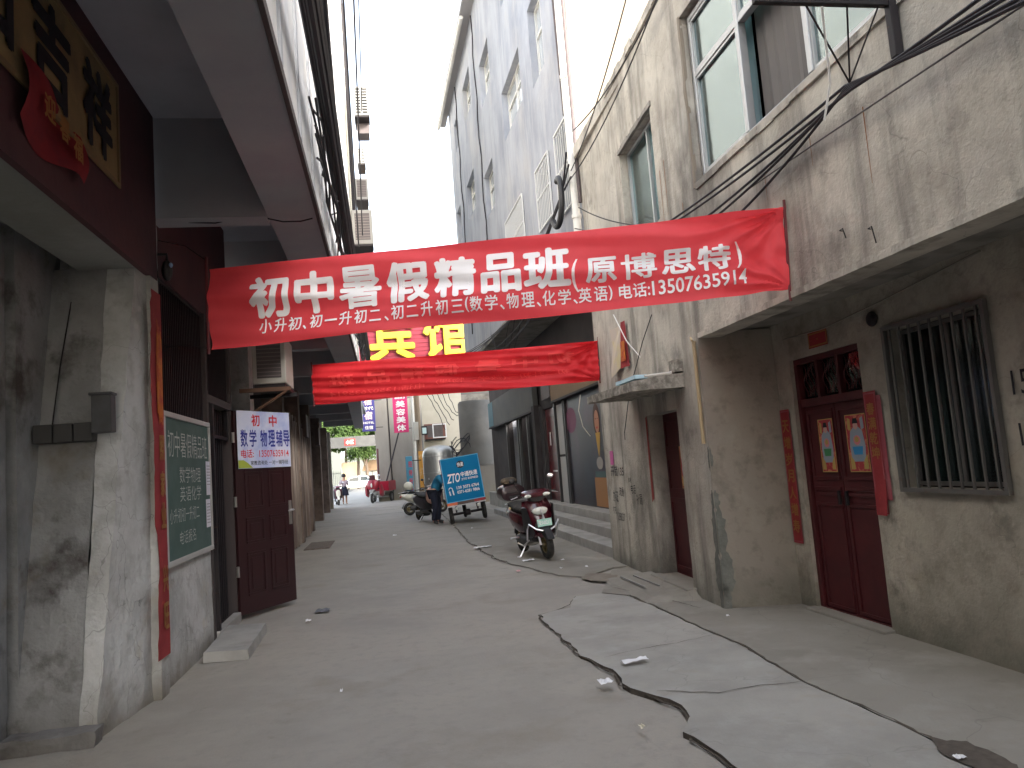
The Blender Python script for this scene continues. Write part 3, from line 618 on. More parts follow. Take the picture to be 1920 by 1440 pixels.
for c, x, w__ in row:
    t0, t1 = (.695, .875)
    if c == '、': t0, t1 = .82, .88
    if c == '一': t0, t1 = .78, .805
    if c == '二': t0, t1 = .725, .865
    if c == '三': t0, t1 = .715, .87
    if c == ':': t0, t1 = .755, .865
    if x < 620: t0 -= .01; t1 -= .01
    btext('lettering', c, sx_(x), sx_(x + w__), t0, t1, S1, B1, WTXT, W1, bold=.014)
mb = MB(); mb.tube([(3.078, 5.21, 3.37), (3.06, 5.25, 2.60)], .011, 6); mb.build('end_pole', mat('dark_red_wood', (.12, .02, .025), .6), B1)
mb = MB(); mb.tube([(-1.31, 6.25, 3.36), (-1.315, 6.25, 2.58)], .012, 6); mb.build('end_pole', MATS['dark_red_wood'], B1)
mb = MB(); mb.tube([(-1.31, 6.25, 3.33), (-1.5, 6.4, 3.5), (-1.78, 6.6, 3.62)], .004, 4); mb.tube([(-1.31, 6.25, 2.62), (-1.5, 6.5, 2.7), (-1.78, 6.8, 2.75)], .004, 4); mb.build('tie_cord', IRON, B1)
B2, S2, cl2 = banner('banner', 'smaller rippled red banner seen from behind with mirrored lettering beyond the first', (-1.06, 12.25, 3.32), (3.245, 11.05, 3.28), (-1.05, 12.25, 2.70), (3.22, 11.05, 2.68), REDC2, 1.3)
W2 = 4.46
for k, c in enumerate('班品精假暑中初'):
    btext('lettering', c, .06 + .125 * k + (.02 if k > 3 else 0), .15 + .125 * k + (.02 if k > 3 else 0), .30 - .02 * k, .60 - .02 * k, S2, B2, GHO, W2, bold=.03, mirror=True)
btext('lettering', '电话:13507635914', .06, .40, .70, .84, S2, B2, GHO, W2, bold=.01, mirror=True)
btext('lettering', '初二升初三(数学、物理)', .44, .90, .62, .76, S2, B2, GHO, W2, bold=.01, mirror=True)
mb = MB(); mb.tube([(3.245, 11.05, 3.34), (3.22, 11.05, 2.64)], .011, 6); mb.build('end_pole', MATS['dark_red_wood'], B2)
mb = MB(); mb.tube([(-1.06, 12.25, 3.36), (-1.05, 12.25, 2.66)], .011, 6); mb.build('end_pole', MATS['dark_red_wood'], B2)

# ------------------------------------------------------------------ left building
LB = thing('balcony_building', 'shaded left building with overhanging balcony slab and whitewashed pier', 'building', (-1.8, 5.4, 0))
LX = -1.78
FL = Frame((LX, 0), (LX, 9.4), -1)             # u = y
FL2 = Frame((LX - .04, 9.4), (-2.75, 40), -1)
# whitewashed pier, chalkboard wall
ring = lambda t: [V((a_[0] + (b_[0] - a_[0]) * t, a_[1] + (b_[1] - a_[1]) * t, -.05 + 3.32 * t)) for a_, b_ in (((-1.79, 6.42), (-1.745, 6.42)), ((-1.92, 5.46), (-1.80, 6.12)), ((-2.02, 5.44), (-2.0, 6.13)), ((-2.46, 5.47), (-2.42, 6.17)), ((-2.46, 6.5), (-2.42, 6.5)))]
R0 = [ring(k / 8) for k in range(9)]
mb = MB(); [mb.quad(R0[k][0], R0[k][1], R0[k + 1][1], R0[k + 1][0]) for k in range(8)]; [mb.quad(R0[k][1], R0[k][2], R0[k + 1][2], R0[k + 1][1]) for k in range(8)]; rough(mb, .08, .012, 21).build('pier', WHW, LB)
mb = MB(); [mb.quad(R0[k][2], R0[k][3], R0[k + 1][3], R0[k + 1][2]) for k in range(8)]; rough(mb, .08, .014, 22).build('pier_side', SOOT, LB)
mb = MB(); mb.box(-2.4, -1.742, 6.29, 6.50, -.05, 3.78); rough(mb, .09, .008, 26).build('pier_corner', WHW, LB)
rough(wallmesh(FL, 6.5, 8.22, -.05, 2.06), .12, .007, 23).build('low_wall', WHW, LB)
mb = MB(); mb.fbox(FL, 6.5, 8.22, 2.02, 2.06, -.25, 0); mb.build('window_sill', SOOT, LB)
mb = MB(); mb.fbox(FL, 6.5, 9.5, 3.33, 4.62, -.25, .0); mb.build('upper_wall', DRED, LB)
mb = MB(); mb.fbox(FL, 8.22, 8.30, -.05, 3.33, -.25, .012); mb.fbox(FL, 9.42, 9.52, -.05, 3.33, -.25, .012); mb.fbox(FL, 8.30, 9.42, 2.42, 2.50, -.2, .012); mb.build('door_frame', mat('blackened_door_frame', (.06, .05, .05), .8), LB)
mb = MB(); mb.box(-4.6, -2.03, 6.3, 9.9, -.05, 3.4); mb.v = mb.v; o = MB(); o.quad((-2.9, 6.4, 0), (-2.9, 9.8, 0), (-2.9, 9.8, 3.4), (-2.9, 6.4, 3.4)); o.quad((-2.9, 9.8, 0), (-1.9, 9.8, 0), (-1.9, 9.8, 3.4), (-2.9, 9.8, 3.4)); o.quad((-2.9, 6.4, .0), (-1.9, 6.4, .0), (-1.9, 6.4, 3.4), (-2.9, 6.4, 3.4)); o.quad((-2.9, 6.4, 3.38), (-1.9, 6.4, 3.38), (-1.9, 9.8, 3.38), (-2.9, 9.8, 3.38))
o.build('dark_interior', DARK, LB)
# barred opening above the chalkboard
wf = MB(); panel_rects(wf, FL, 6.52, 9.40, 2.52 if False else 2.07, 3.33, -.05, -.015, .03); wf = wf.build('window', IRON, LB)
for i in range(27):
    u = 6.58 + i * .062
    mb = MB(); mb.fbox(FL, u - .007, u + .007, 2.1, 3.31, -.04, -.026); mb.build('window_bar', IRON, wf)
for i in range(18):
    u = 8.34 + i * .06
    mb = MB(); mb.fbox(FL, u - .007, u + .007, 2.5, 3.31, -.04, -.026); mb.build('window_bar', IRON, wf)
for k, (u, z) in enumerate(((6.72, 2.9), (6.95, 2.78), (7.15, 2.7), (7.35, 2.74), (7.2, 2.55), (7.6, 2.62))):
    mb = MB(); mb.fbox(FL, u, u + .06, z - .22, z, -.16, -.14); mb.build('hanging_utensil', mat('dull_metal', (.2, .18, .16), .6), wf)
# nearer bay: header band, painted lintel, plaque and the sooty opening
mb = MB(); mb.box(-2.22, -1.752, -3, 6.28, 3.25, 3.42); rough(mb, .3, .006, 24).build('header_soffit', mat('greenish_white_plaster', (.30, .315, .295), .9, layers=[((.22, .225, .2), 1.4, .42, .62, .8), ((.25, .26, .24), 3, .55, .7, .5)], bump=[(10, .008)]), LB)
mb = MB(); mb.box(-1.78, -1.735, -3, 6.46, 3.235, 4.62); mb.build('painted_lintel', DRED, LB)
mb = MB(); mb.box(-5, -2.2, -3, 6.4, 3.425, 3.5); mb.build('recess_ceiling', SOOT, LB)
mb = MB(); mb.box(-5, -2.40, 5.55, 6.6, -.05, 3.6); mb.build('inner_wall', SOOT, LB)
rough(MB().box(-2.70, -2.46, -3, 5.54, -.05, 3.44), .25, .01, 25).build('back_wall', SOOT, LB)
mb = MB(); mb.box(-2.44, -2.36, 4.86, 4.96, 0, 2.3); mb.box(-2.44, -2.36, 3.4, 3.5, 0, 2.3); mb.box(-2.44, -2.37, 3.5, 4.86, 2.2, 2.3); mb.build('door_frame', mat('faded_green_wood', (.10, .12, .08), .8, layers=[((.16, .13, .09), 5, .45, .65, .7)]), LB, bevel=.006)
mb = MB(); mb.box(-2.438, -2.40, 3.5, 4.86, 0, 2.2); dl = mb.build('old_door', mat('old_green_door', (.05, .06, .045), .8, layers=[((.1, .09, .06), 4, .5, .7, .7)]), LB)
mb = MB(); mb.box(-2.40, -2.36, 4.7, 4.8, 1.15, 1.2); mb.build('bolt', IRON, dl)
for k in range(3):
    mb = MB(); mb.box(-2.38 + .13 * k, -2.26 + .13 * k, 5.74, 5.84, 1.93, 2.06); mb.build('socket_box', mat('grimy_box', (.055, .055, .055), .7), LB, bevel=.006)
mb = MB(); mb.tube([(-2.3, 5.86, 2.06), (-2.28, 5.96, 2.5), (-2.25, 6.10, 3.0)], .005, 5); mb.build('conduit', IRON, LB)
mb = MB(); mb.box(-1.99, -1.86, 5.70, 5.80, 1.98, 2.24); mb.box(-2.0, -1.85, 5.68, 5.80, 2.24, 2.26); mb.build('meter_box', mat('grey_meter_box', (.075, .078, .085), .6, layers=[((.05, .05, .05), 6, .4, .7, .7)]), LB, bevel=.005)
mb = MB(); mb.box(-2.42, -1.88, 5.33, 5.50, -.04, .10); rough(mb, .05, .022, 33).build('footing', SOOT, LB)
# ceiling of the overhang: panels, edge beam, cross beams
XE = -.47
def xe(y): return XE - .0 if y < 16 else XE - (y - 16) * .024
mb = MB(); mb.box(-2.9, -.86, -3, 40, 4.62, 4.72); mb.build('ceiling_slab', SOFD, LB)
mb = MB()
for y0, y1 in ((-3, 16), (16, 26), (26, 38)):
    a_, b_ = xe(y0), xe(y1); mb.hexa([(a_ - .40, y0, 3.80), (a_, y0, 3.80), (b_, y1, 3.80), (b_ - .40, y1, 3.80), (a_ - .40, y0, 4.72), (a_, y0, 4.72), (b_, y1, 4.72), (b_ - .40, y1, 4.72)])
mb.build('edge_beam', SOF, LB)
for y in (3.0 - 3.6, 3.0 - .25, 6.48, 9.95, 13.4, 16.9, 20.4, 23.9, 27.4, 30.9, 34.4):
    mb = MB(); mb.box(-2.6 if y > 9 else -1.79, xe(y) - .402, y, y + .24, 3.76, 4.62); mb.build('cross_beam', SOF, LB)
mb = MB(); mb.quad((xe(0), -3, 3.79), (xe(0) + .02, -3, 3.79), (xe(0) + .02, 16, 3.79), (xe(0), 16, 3.79)); mb.box(xe(0) + .001, xe(0) + .030, -3, 16, 3.785, 3.858); mb.build('drip_edge', mat('dark_drip_edge', (.08, .065, .065), .8), LB)
mb = MB(); mb.box(-4.5, -1.8, -34, -3.002, -.05, 4.7); mb.build('sun_block_wing', WHW, LB)  # unseen lower wing behind the camera, added to keep the sun out
mb = MB(); mb.box(-4.5, -.47, -34, -3.002, 4.701, 11.2); mb.build('sun_block_wing', TIL, LB)  # unseen upper part of the added sun-blocking wing
# upper facade with pilasters and openings that run up above the overhang
FF = Frame((XE + .012, -3), (XE + .012, 16), -1); FF2 = Frame((XE + .012, 16), (xe(38) + .012, 38), -1)
hol = [(u, u + 1.5, z, z + 1.45, .12) for z in (5.5, 8.5) for u in (1.2, 4.6, 8.0, 11.4, 14.8)]
wallmesh(FF, 0, 19, 3.86, 11.2, [], thick=.3).build('facade', TIL, LB)
hol2 = [(u, u + 1.4, z, z + 1.4, .12) for z in (5.5, 8.5, 11.5) for u in (1.4, 5.0, 8.6, 15.2)]
wallmesh(FF2, 0, FF2.L, 3.86, 17.5, hol2, thick=.3).build('facade', mat('pale_far_facade', (.74, .72, .67), .8, layers=[((.6, .57, .5), 2, .5, .7, .5, (1, 1, .3))]), LB)
for F_, hh in ((FF2, hol2),):
    for h in hh:
        mb = MB(); panel_rects(mb, F_, h[0], h[1], h[2], h[3], -.11, -.06, .05); mb.fbox(F_, (h[0] + h[1]) / 2 - .02, (h[0] + h[1]) / 2 + .02, h[2] + .05, h[3] - .05, -.11, -.06); wo = mb.build('window', ALU, LB)
        mb = MB(); mb.fbox(F_, h[0], h[1], h[2], h[3], -.125, -.115); mb.build('pane', flat('dark_pane', (.05, .06, .07), .08), wo)
for i in range(19):
    mb = MB(); mb.fbox(FF, .2 + i, .26 + i, 3.87, 11.15, 0, .018); mb.build('vertical_joint', mat('grey_joint', (.34, .35, .37), .7), LB)
# beyond the doorway: wall, shutters and drapes
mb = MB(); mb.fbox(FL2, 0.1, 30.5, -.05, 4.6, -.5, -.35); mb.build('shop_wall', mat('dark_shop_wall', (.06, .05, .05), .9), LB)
for u0, u1, m_, nm in ((.12, .32, DRED, 'wall_strip'), (2.1, 2.5, WHW, 'pilaster'), (6.4, 6.8, mat('brown_pilaster', (.16, .12, .10), .9, layers=[((.08, .06, .05), 4, .4, .65, .8)]), 'pilaster'), (10.4, 10.9, MATS['brown_pilaster'], 'pilaster'), (14.4, 15, MATS['brown_pilaster'], 'pilaster'), (20, 20.7, MATS['brown_pilaster'], 'pilaster'), (26, 26.7, MATS['brown_pilaster'], 'pilaster'), (30, 30.6, CRM, 'pilaster')):
    mb = MB(); mb.fbox(FL2, u0, u1, -.05, 3.78, -.4, .0 if u0 < 3 else .04); rough(mb, .3, .01, int(u0 * 10)).build(nm, m_, LB)
GD = mat('dark_green_door', (.025, .06, .05), .5, layers=[((.04, .09, .075), 2, .4, .7, .6)])
for k, u in enumerate((2.6, 3.55, 4.5, 5.45)):
    mb = MB(); mb.fbox(FL2, u, u + .9, 0.02, 2.6, -.3, -.24); panel_rects(mb, FL2, u + .08, u + .82, .15, 2.45, -.24, -.22, .06); mb.build('green_door', GD, LB, bevel=.004)
rnd = random.Random(8); DRP = [mat('brown_drape_%s' % n_, c_, .85, layers=[((.05, .035, .03), 5, .4, .7, .7, (1, 1, .2))]) for n_, c_ in (('dark', (.09, .065, .055)), ('mid', (.15, .115, .10)), ('pale', (.24, .20, .175)))]
for i in range(40):
    u = 6.9 + i * .21
    if any(a_ - .1 < u < b_ + .1 for a_, b_ in ((10.4, 10.9), (14.4, 15))): continue
    mb = MB(); z1 = 3.0 + .1 * math.sin(i); w1_ = rnd.uniform(-.05, .09)
    mb.hexa([FL2(u, .05, -.2), FL2(u + .19, .05, -.2), FL2(u + .15, .05, w1_), FL2(u + .04, .05, w1_), FL2(u, z1, -.2), FL2(u + .19, z1, -.2), FL2(u + .16, z1, w1_ * .4), FL2(u + .05, z1, w1_ * .4)])
    mb.build('shutter_slat', rnd.choice(DRP), LB)
for y in (12, 18):
    mb = MB(); mb.fbox(FL2, y, y + .9, 2.7, 3.3, .0, .12); mb.build('sign_box', mat('dim_sign', (.10, .07, .06), .7), LB)
# open security door with its notice
HP = V((-1.735, 9.42, 0)); EP = V((-1.21, 10.30, 0)); FD = Frame((HP.x, HP.y), (EP.x, EP.y), -1)
DL = thing('open_door', 'dark maroon steel door standing open with a blue and white notice', 'door', tuple(HP))
mb = MB(); mb.fbox(FD, 0, 1.02, .05, 2.42, -.05, 0); mb.build('door_leaf', DOOR2, DL, bevel=.005)
for (u0, u1, z0, z1) in ((.14, .46, .25, .75), (.56, .88, .25, .75), (.14, .46, .85, 1.15), (.56, .88, .85, 1.15), (.14, .46, 1.25, 1.72), (.56, .88, 1.25, 1.72), (.14, .88, 1.85, 2.3)):
    mb = MB(); panel_rects(mb, FD, u0, u1, z0, z1, 0, .012, .03); mb.fbox(FD, u0 + .07, u1 - .07, z0 + .07, z1 - .07, 0, .008); mb.build('door_panel', DOOR2, DL, bevel=.004)
mb = MB(); mb.fbox(FD, .935, .985, 1.0, 1.30, 0, .014); hp = mb.build('handle_plate', STL, DL, bevel=.004)
mb = MB(); mb.tube([FD(.96, 1.18, .014), FD(.96, 1.18, .06), FD(.86, 1.175, .065)], .011, 8); mb.build('handle', CHR, hp)
for z in (.55, 1.35, 2.1):
    mb = MB(); mb.tube([FD(-.02, z - .06, 0), FD(-.02, z + .06, 0)], .018, 8); mb.build('hinge', STL, DL)
mb = MB(); mb.box(-1.80, -1.74, 8.34, 8.40, .1, 2.4); mb.build('inner_gate_post', IRON, LB)
for i in range(9):
    mb = MB(); mb.box(-1.86, -1.84, 8.44 + .1 * i, 8.46 + .1 * i, .1, 2.4); mb.build('gate_bar', IRON, LB)
# notice on the door
NT = thing('door_notice', 'blue and white printed tuition notice fixed on the open maroon door', 'notice', tuple(FD(.5, 1.8, .02)))
def zP(px, py): return PX(px, py, 'y', 9.9)
mb = MB(); mb.fbox(FD, .03, 1.0, 1.73, 2.42, .016, .02); mb.build('sheet', mat('notice_print', (.58, .62, .78), .5, layers=[((.30, .38, .68), 2.2, .42, .62, .8), ((.7, .72, .8), 3, .5, .7, .7)]), NT)
RB = flat('notice_red', (.62, .03, .05), .5); BB = flat('notice_blue', (.03, .04, .28), .5)
for c, u in (('初', .28), ('中', .60)): ftext('lettering', c, RB, NT, FD, u, 2.235, .15, .145, .02, bold=.02, lift=.002)
for c, u in zip('数学物理辅导', (.08, .235, .43, .58, .725, .865)): ftext('lettering', c, BB, NT, FD, u, 1.985, .125, .21, .02, bold=.02, lift=.002)
ftext('lettering', '电话:', RB, NT, FD, .08, 1.855, .22, .10, .02, bold=.012, lift=.002)
ftext('lettering', '13507635914', RB, NT, FD, .40, 1.86, .56, .085, .02, bold=.012, lift=.002)
ftext('lettering', '家教咨询处 一对一辅导班', INK, NT, FD, .24, 1.765, .70, .055, .02, bold=.008, lift=.002)
mb = MB(); mb.prism([FD(.03, 1.735, .021), FD(.28, 1.735, .021), FD(.20, 1.79, .021), FD(.12, 1.83, .021), FD(.03, 1.83, .021)], FD.n * .001); mb.build('corner_print', flat('lime_print', (.35, .42, .06), .6), NT)
# chalkboard
CB = thing('chalkboard', 'green chalkboard in a white frame hung beside the doorway', 'chalkboard', (LX + .03, 7.3, .95))
mb = MB(); mb.fbox(FL, 6.56, 8.14, .97, 2.15, .005, .03); mb.build('board', GRN, CB)
mb = MB(); panel_rects(mb, FL, 6.53, 8.17, .93, 2.19, .0, .045, .045); mb.build('frame', mat('white_board_frame', (.42, .42, .41), .5), CB, bevel=.004)
ftext('chalk_writing', '初中暑假精品班', CHALK, CB, FL, 6.66, 1.82, 1.38, .22, .031, lift=.002, bold=-.006)
ftext('chalk_writing', '数学物理', CHALK, CB, FL, 7.0, 1.60, .75, .14, .031, lift=.002, bold=-.008)
ftext('chalk_writing', '英语化学', CHALK, CB, FL, 7.0, 1.44, .75, .13, .031, lift=.002, bold=-.008)
ftext('chalk_writing', '小升初初一升初二', CHALK, CB, FL, 6.66, 1.27, 1.0, .12, .031, lift=.002, bold=-.01)
ftext('chalk_writing', '电话报名', CHALK, CB, FL, 6.95, 1.08, .55, .11, .031, lift=.002, bold=-.012)
for k, (u, z, h_) in enumerate(((7.97, 1.47, .33), (7.93, 1.16, .27))):
    mb = MB(); mb.fbox(FL, u, u + .17, z, z + h_, .034, .037)
    o = mb.build('paper_notice', PAPER, None, origin=tuple(FL(u, z, .034)))
    tag(o, ('taller white paper sheet taped to the right side of the chalkboard', 'shorter white paper sheet taped below the taller one on the chalkboard')[k], 'paper', 'papers on the chalkboard')
    mb = MB(); [mb.fbox(FL, u + .02, u + .15, z + h_ - .05 - .03 * j, z + h_ - .042 - .03 * j, .037, .038) for j in range(7)]
    q = mb.build('print_line', flat('grey_print', (.3, .3, .34), .8), None); q.data.transform(Matrix.Translation(-FL(u, z, .034))); q.parent = o
# long red couplet on the pier corner
CP = thing('door_couplet', 'long torn red paper couplet with gold print down the whitewashed pier corner', 'couplet', (-1.73, 6.4, .3))
rnd = random.Random(4); mb = MB(); n_ = 46; vs_ = []
for i in range(n_ + 1):
    z = .30 + (3.12 - .30) * i / n_; l = 6.19 + rnd.uniform(-.012, .012) + (.06 if .9 < z < 1.25 else 0) + (.05 if z > 3.0 else 0); r = 6.475 + rnd.uniform(-.004, .004)
    vs_ += [(-1.727 - .006 * math.sin(z * 6), l, z), (-1.722, r, z)]
mb.add(vs_, [(2 * i, 2 * i + 1, 2 * i + 3, 2 * i + 2) for i in range(n_)]); mb.build('paper', RED, CP)
for k, (z, c) in enumerate(zip((2.62, 2.34, 2.06, 1.78, 1.5, 1.26, .78, .5), '福星高照家业兴旺')):
    text('gold_character', c, GOLD if k > 2 else ORANGE, CP, (-1.72, 6.31, z), (0, 1, 0), (0, 0, 1), .13, .2, bold=.03, lift=.004)
mb = MB(); mb.prism([(-1.719, 6.30, 2.15), (-1.719, 6.45, 2.10), (-1.719, 6.46, 2.75), (-1.719, 6.34, 2.9), (-1.719, 6.30, 2.5)], (.001, 0, 0)); mb.build('orange_print', ORANGE, CP)
# plaque with black calligraphy on the lintel and hanging red paper
PQ = thing('yellow_plaque', 'old yellow plaque with dark calligraphy over the sooty doorway at upper left', 'plaque', (-1.78, 4.6, 3.7))
mb = MB(); mb.box(-1.794, -1.775, 2.7, 5.78, 3.68, 4.40); mb.build('board', mat('aged_yellow_board', (.30, .22, .10), .7, layers=[((.18, .135, .07), 3, .42, .62, .8), ((.10, .10, .06), 6, .58, .74, .7)]), PQ)
mb = MB(); panel_rects(mb, Frame((-1.775, 0), (-1.775, 9), -1), 2.68, 5.80, 3.66, 4.42, -.002, .012, .03); mb.build('frame', mat('plaque_frame', (.2, .14, .07), .6), PQ)
PQO = [o_ for o_ in bpy.data.objects if o_.parent == PQ]
for o_ in PQO: o_.data.transform(Matrix.Translation((.055, -.26, 0)))
for c, u in zip('家和吉祥', (2.74, 3.46, 4.18, 4.88)): text('calligraphy', c, INK, PQ, (-1.717, u, 3.74), (0, 1, 0), (0, 0, 1), .52, .58, bold=.04, lift=.002)
mb = MB(); n_ = 14; vs_ = []
for i in range(n_ + 1):
    t = i / n_; y = 4.42 + .80 * t
    for j in range(7):
        s = j / 6; vs_.append((-1.755 + .03 * math.sin(t * 6 + s * 3) , y + .03 * math.sin(s * 4), 3.78 - .12 * t - s * (.36 + .06 * math.sin(t * 5))))
mb.add(vs_, [(i * 7 + j, i * 7 + j + 1, (i + 1) * 7 + j + 1, (i + 1) * 7 + j) for i in range(n_) for j in range(6)])
mb.v = [p + V((.055, -.40, .05)) for p in mb.v]
HR = thing('hanging_red_paper', 'crumpled red paper with gold characters hanging under the yellow plaque', 'paper', (-1.75, 4.8, 3.4))
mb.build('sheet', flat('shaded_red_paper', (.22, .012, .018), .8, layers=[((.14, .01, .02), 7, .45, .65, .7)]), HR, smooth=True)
for c, u, z in zip('迎春福', (4.55, 4.74, 4.93), (3.48, 3.45, 3.42)): text('gold_character', c, GOLD, HR, (-1.655, u - .38, z + .06), (0, 1, 0), (0, 0, 1), .14, .15, bold=.03, lift=.004)
# wall lamp on the pier
LM = thing('wall_lamp', 'small dark lamp with a blue glint fixed at the top of the pier', 'lamp', (-1.70, 6.62, 3.3))
mb = MB(); mb.ell((-1.70, 6.62, 3.36), (.045, .045, .09)); mb.build('lamp_head', BLK, LM, smooth=True)
mb = MB(); mb.tube([(-1.78, 6.62, 3.5), (-1.70, 6.62, 3.5), (-1.70, 6.62, 3.44)], .012, 6); mb.build('bracket', BLK, LM)
mb = MB(); mb.ell((-1.665, 6.60, 3.40), (.018, .018, .022)); mb.build('lens', flat('blue_lens', (.25, .4, .65), .1, coat=1), LM, smooth=True)
# stone slab step at the doorway
mb = MB(); mb.hexa([(-1.70, 7.40, 0), (-1.30, 7.34, 0), (-1.33, 8.60, 0), (-1.74, 8.75, 0), (-1.70, 7.42, .085), (-1.31, 7.36, .085), (-1.34, 8.60, .085), (-1.74, 8.73, .085)])
tag(rough(mb, .12, .006, 44).build('doorstep_slab', STP, origin=(-1.5, 8, 0), bevel=.0), 'grey stone slab lying as a step below the open door', 'doorstep')
mb = MB(); mb.box(-1.82, -1.73, 8.30, 9.42, -.02, .10); tag(mb.build('sill_step', STP, origin=(-1.75, 8.8, 0), bevel=.01), 'narrow cement sill across the dark doorway', 'doorstep')

# ------------------------------------------------------------------ building B: blue grey block beyond
FB = Frame((3.3, 11.4), (2.9, 30), 1); BL_ = 15.3
BBd = thing('apartment_block', 'tall blue grey rendered block with small windows beyond the plaster building', 'building', (3.3, 11.4, 0))
wins = [(1.55, 2.55, 8.75, 10.35), (3.55, 5.6, 9.03, 10.2), (6.85, 8.3, 11.15, 12.35), (10.05, 11.6, 12.2, 13.35), (13.05, 14.0, 12.3, 13.3), (7.4, 8.8, 8.2, 9.4), (10.5, 12.1, 9.25, 10.38), (13.85, 14.8, 9.3, 10.45), (3.7, 4.9, 11.9, 13.1), (7.0, 8.3, 5.9, 6.9)]
barred = [(.45, 1.2, 5.75, 7.15), (1.8, 2.78, 6.0, 7.12), (4.2, 6.15, 6.05, 7.2)]
wallmesh(FB, 0, BL_, 5.1, 15.6, [(*q, .22) for q in wins + barred], thick=.3).build('facade', BLU, BBd)
mb = MB(); mb.quad(FB(0, 5.1, 0), FB(0, 15.6, 0), (12, 11.4, 15.6), (12, 11.4, 5.1)); mb.quad((3.35, 11.4, 0), (3.35, 11.4, 5.1), (12, 11.4, 5.1), (12, 11.4, 0)); rough(mb, .8, .004, 3).build('end_wall', ENDW, BBd)
e1 = FB(BL_, 0); mb = MB(); mb.quad((e1.x, e1.y, 5.1), (e1.x, e1.y, 15.6), (12, e1.y, 15.6), (12, e1.y, 5.1)); mb.quad((4.45, e1.y, 0), (4.45, e1.y, 5.0), (12, e1.y, 5.0), (12, e1.y, 0)); mb.quad(FB(0, 15.6), FB(BL_, 15.6), (12, e1.y, 15.6), (12, 11.4, 15.6)); mb.build('rear_wall', BLU, BBd)
mb = MB(); mb.hexa([FB(0, 5.0, -.02), FB(BL_, 5.0, -.02), V((5.2, e1.y, 5.0)), V((5.2, 11.42, 5.0)), FB(0, 5.1, -.0), FB(BL_, 5.1, 0), V((5.2, e1.y, 5.1)), V((5.2, 11.42, 5.1))]); mb.build('soffit', PLD, BBd)
for q in wins:
    mb = MB(); panel_rects(mb, FB, q[0], q[1], q[2], q[3], -.20, -.14, .05); mid = (q[0] + q[1]) / 2; mb.fbox(FB, mid - .025, mid + .025, q[2] + .05, q[3] - .05, -.2, -.14); mb.fbox(FB, q[0] + .05, q[1] - .05, q[2] + (q[3] - q[2]) * .62, q[2] + (q[3] - q[2]) * .62 + .045, -.2, -.145)
    wo = mb.build('window', mat('off_white_window_frame', (.6, .59, .55), .5), BBd)
    mb = MB(); mb.fbox(FB, q[0], q[1], q[2], q[3], -.19, -.18); mb.build('pane', flat('pale_reflecting_pane', (.42, .45, .47), .08, coat=.5), wo)
for q in barred:
    mb = MB(); mb.fbox(FB, q[0], q[1], q[2], q[3], -.21, -.2); wo = mb.build('window', flat('dim_pane', (.12, .13, .14), .1), BBd)
    mb = MB(); panel_rects(mb, FB, q[0] - .05, q[1] + .05, q[2] - .05, q[3] + .05, .02, .05, .03); mb.fbox(FB, q[0], q[1], (q[2] + q[3]) / 2, (q[2] + q[3]) / 2 + .025, .02, .045); mb.build('grille_frame', WBAR, wo)
    n_ = max(6, int((q[1] - q[0]) / .12))
    for i in range(1, n_): u = q[0] + (q[1] - q[0]) * i / n_; mb = MB(); mb.fbox(FB, u - .009, u + .009, q[2], q[3], .025, .043); mb.build('grille_bar', WBAR, wo)
# roof eave
mb = MB(); mb.hexa([FB(5.4, 14.3, 0), FB(16.3, 14.3, 0), FB(16.3, 14.3, .32), FB(5.4, 14.3, .32), FB(5.4, 14.42, 0), FB(16.3, 14.42, 0), FB(16.3, 14.42, .32), FB(5.4, 14.42, .32)]); mb.build('eave', mat('grey_eave', (.34, .33, .33), .9), BBd)
mb = MB(); mb.fbox(FB, 5.4, 6.3, 14.42, 15.2, .30, .66); mb.build('red_eave_ornament', mat('red_ornament', (.45, .05, .05), .7, layers=[((.7, .5, .4), 9, .5, .6, .8)]), BBd)
mb = MB(); mb.tube([FB(9, 14.2, .28), FB(16.2, 14.2, .28)], .06, 8); mb.build('gutter', PIPE, BBd)
mb = MB(); mb.tube([FB(0.0, 15.4, .12), FB(.0, 4.0, .12)], .065, 12)
for z in (5.3, 7.6, 10.2): mb.tube([FB(0.0, z, .12), FB(.0, z + .06, .12)], .08, 12)
mb.build('drainpipe', PIPE, BBd, smooth=True)
mb = MB(); mb.tube([FB(.42, 15, .05), FB(.4, 12, .06), FB(.5, 9.5, .05), FB(.42, 7.2, .05)], .03, 8); mb.tube([FB(-.14, 15, .09), FB(-.16, 5.5, .09)], .03, 8); mb.build('conduit', mat('brown_conduit', (.10, .08, .08), .7), BBd)
TY = thing('cable_coil', 'black coil of thick hose hung beside the white drainpipe', 'hose', tuple(FB(.35, 6, .2)))
mb = MB(); c_ = FB(.45, 5.72, .22); mb.tube([c_ + FB.d * (.26 * math.cos(q)) + V((0, 0, .40 * math.sin(q))) + FB.n * (.02 * q) for q in [math.radians(70 + 12 * k) for k in range(22)]], .05, 8); mb.build('hose', BLK, TY, smooth=True)
for k in range(2):
    mb = MB(); p0 = FB(13 if k else 8.9, 14.2, .03); mb.tube([p0 + V((.02 * math.sin(q * 2), 0, -q * .6)) for q in range(15)], .018, 5); tag(mb.build('facade_wire', CABL, None), ('thin wire dropping down the blue grey facade near its middle', 'thin wire dropping down the far part of the blue grey facade')[k], 'wire')
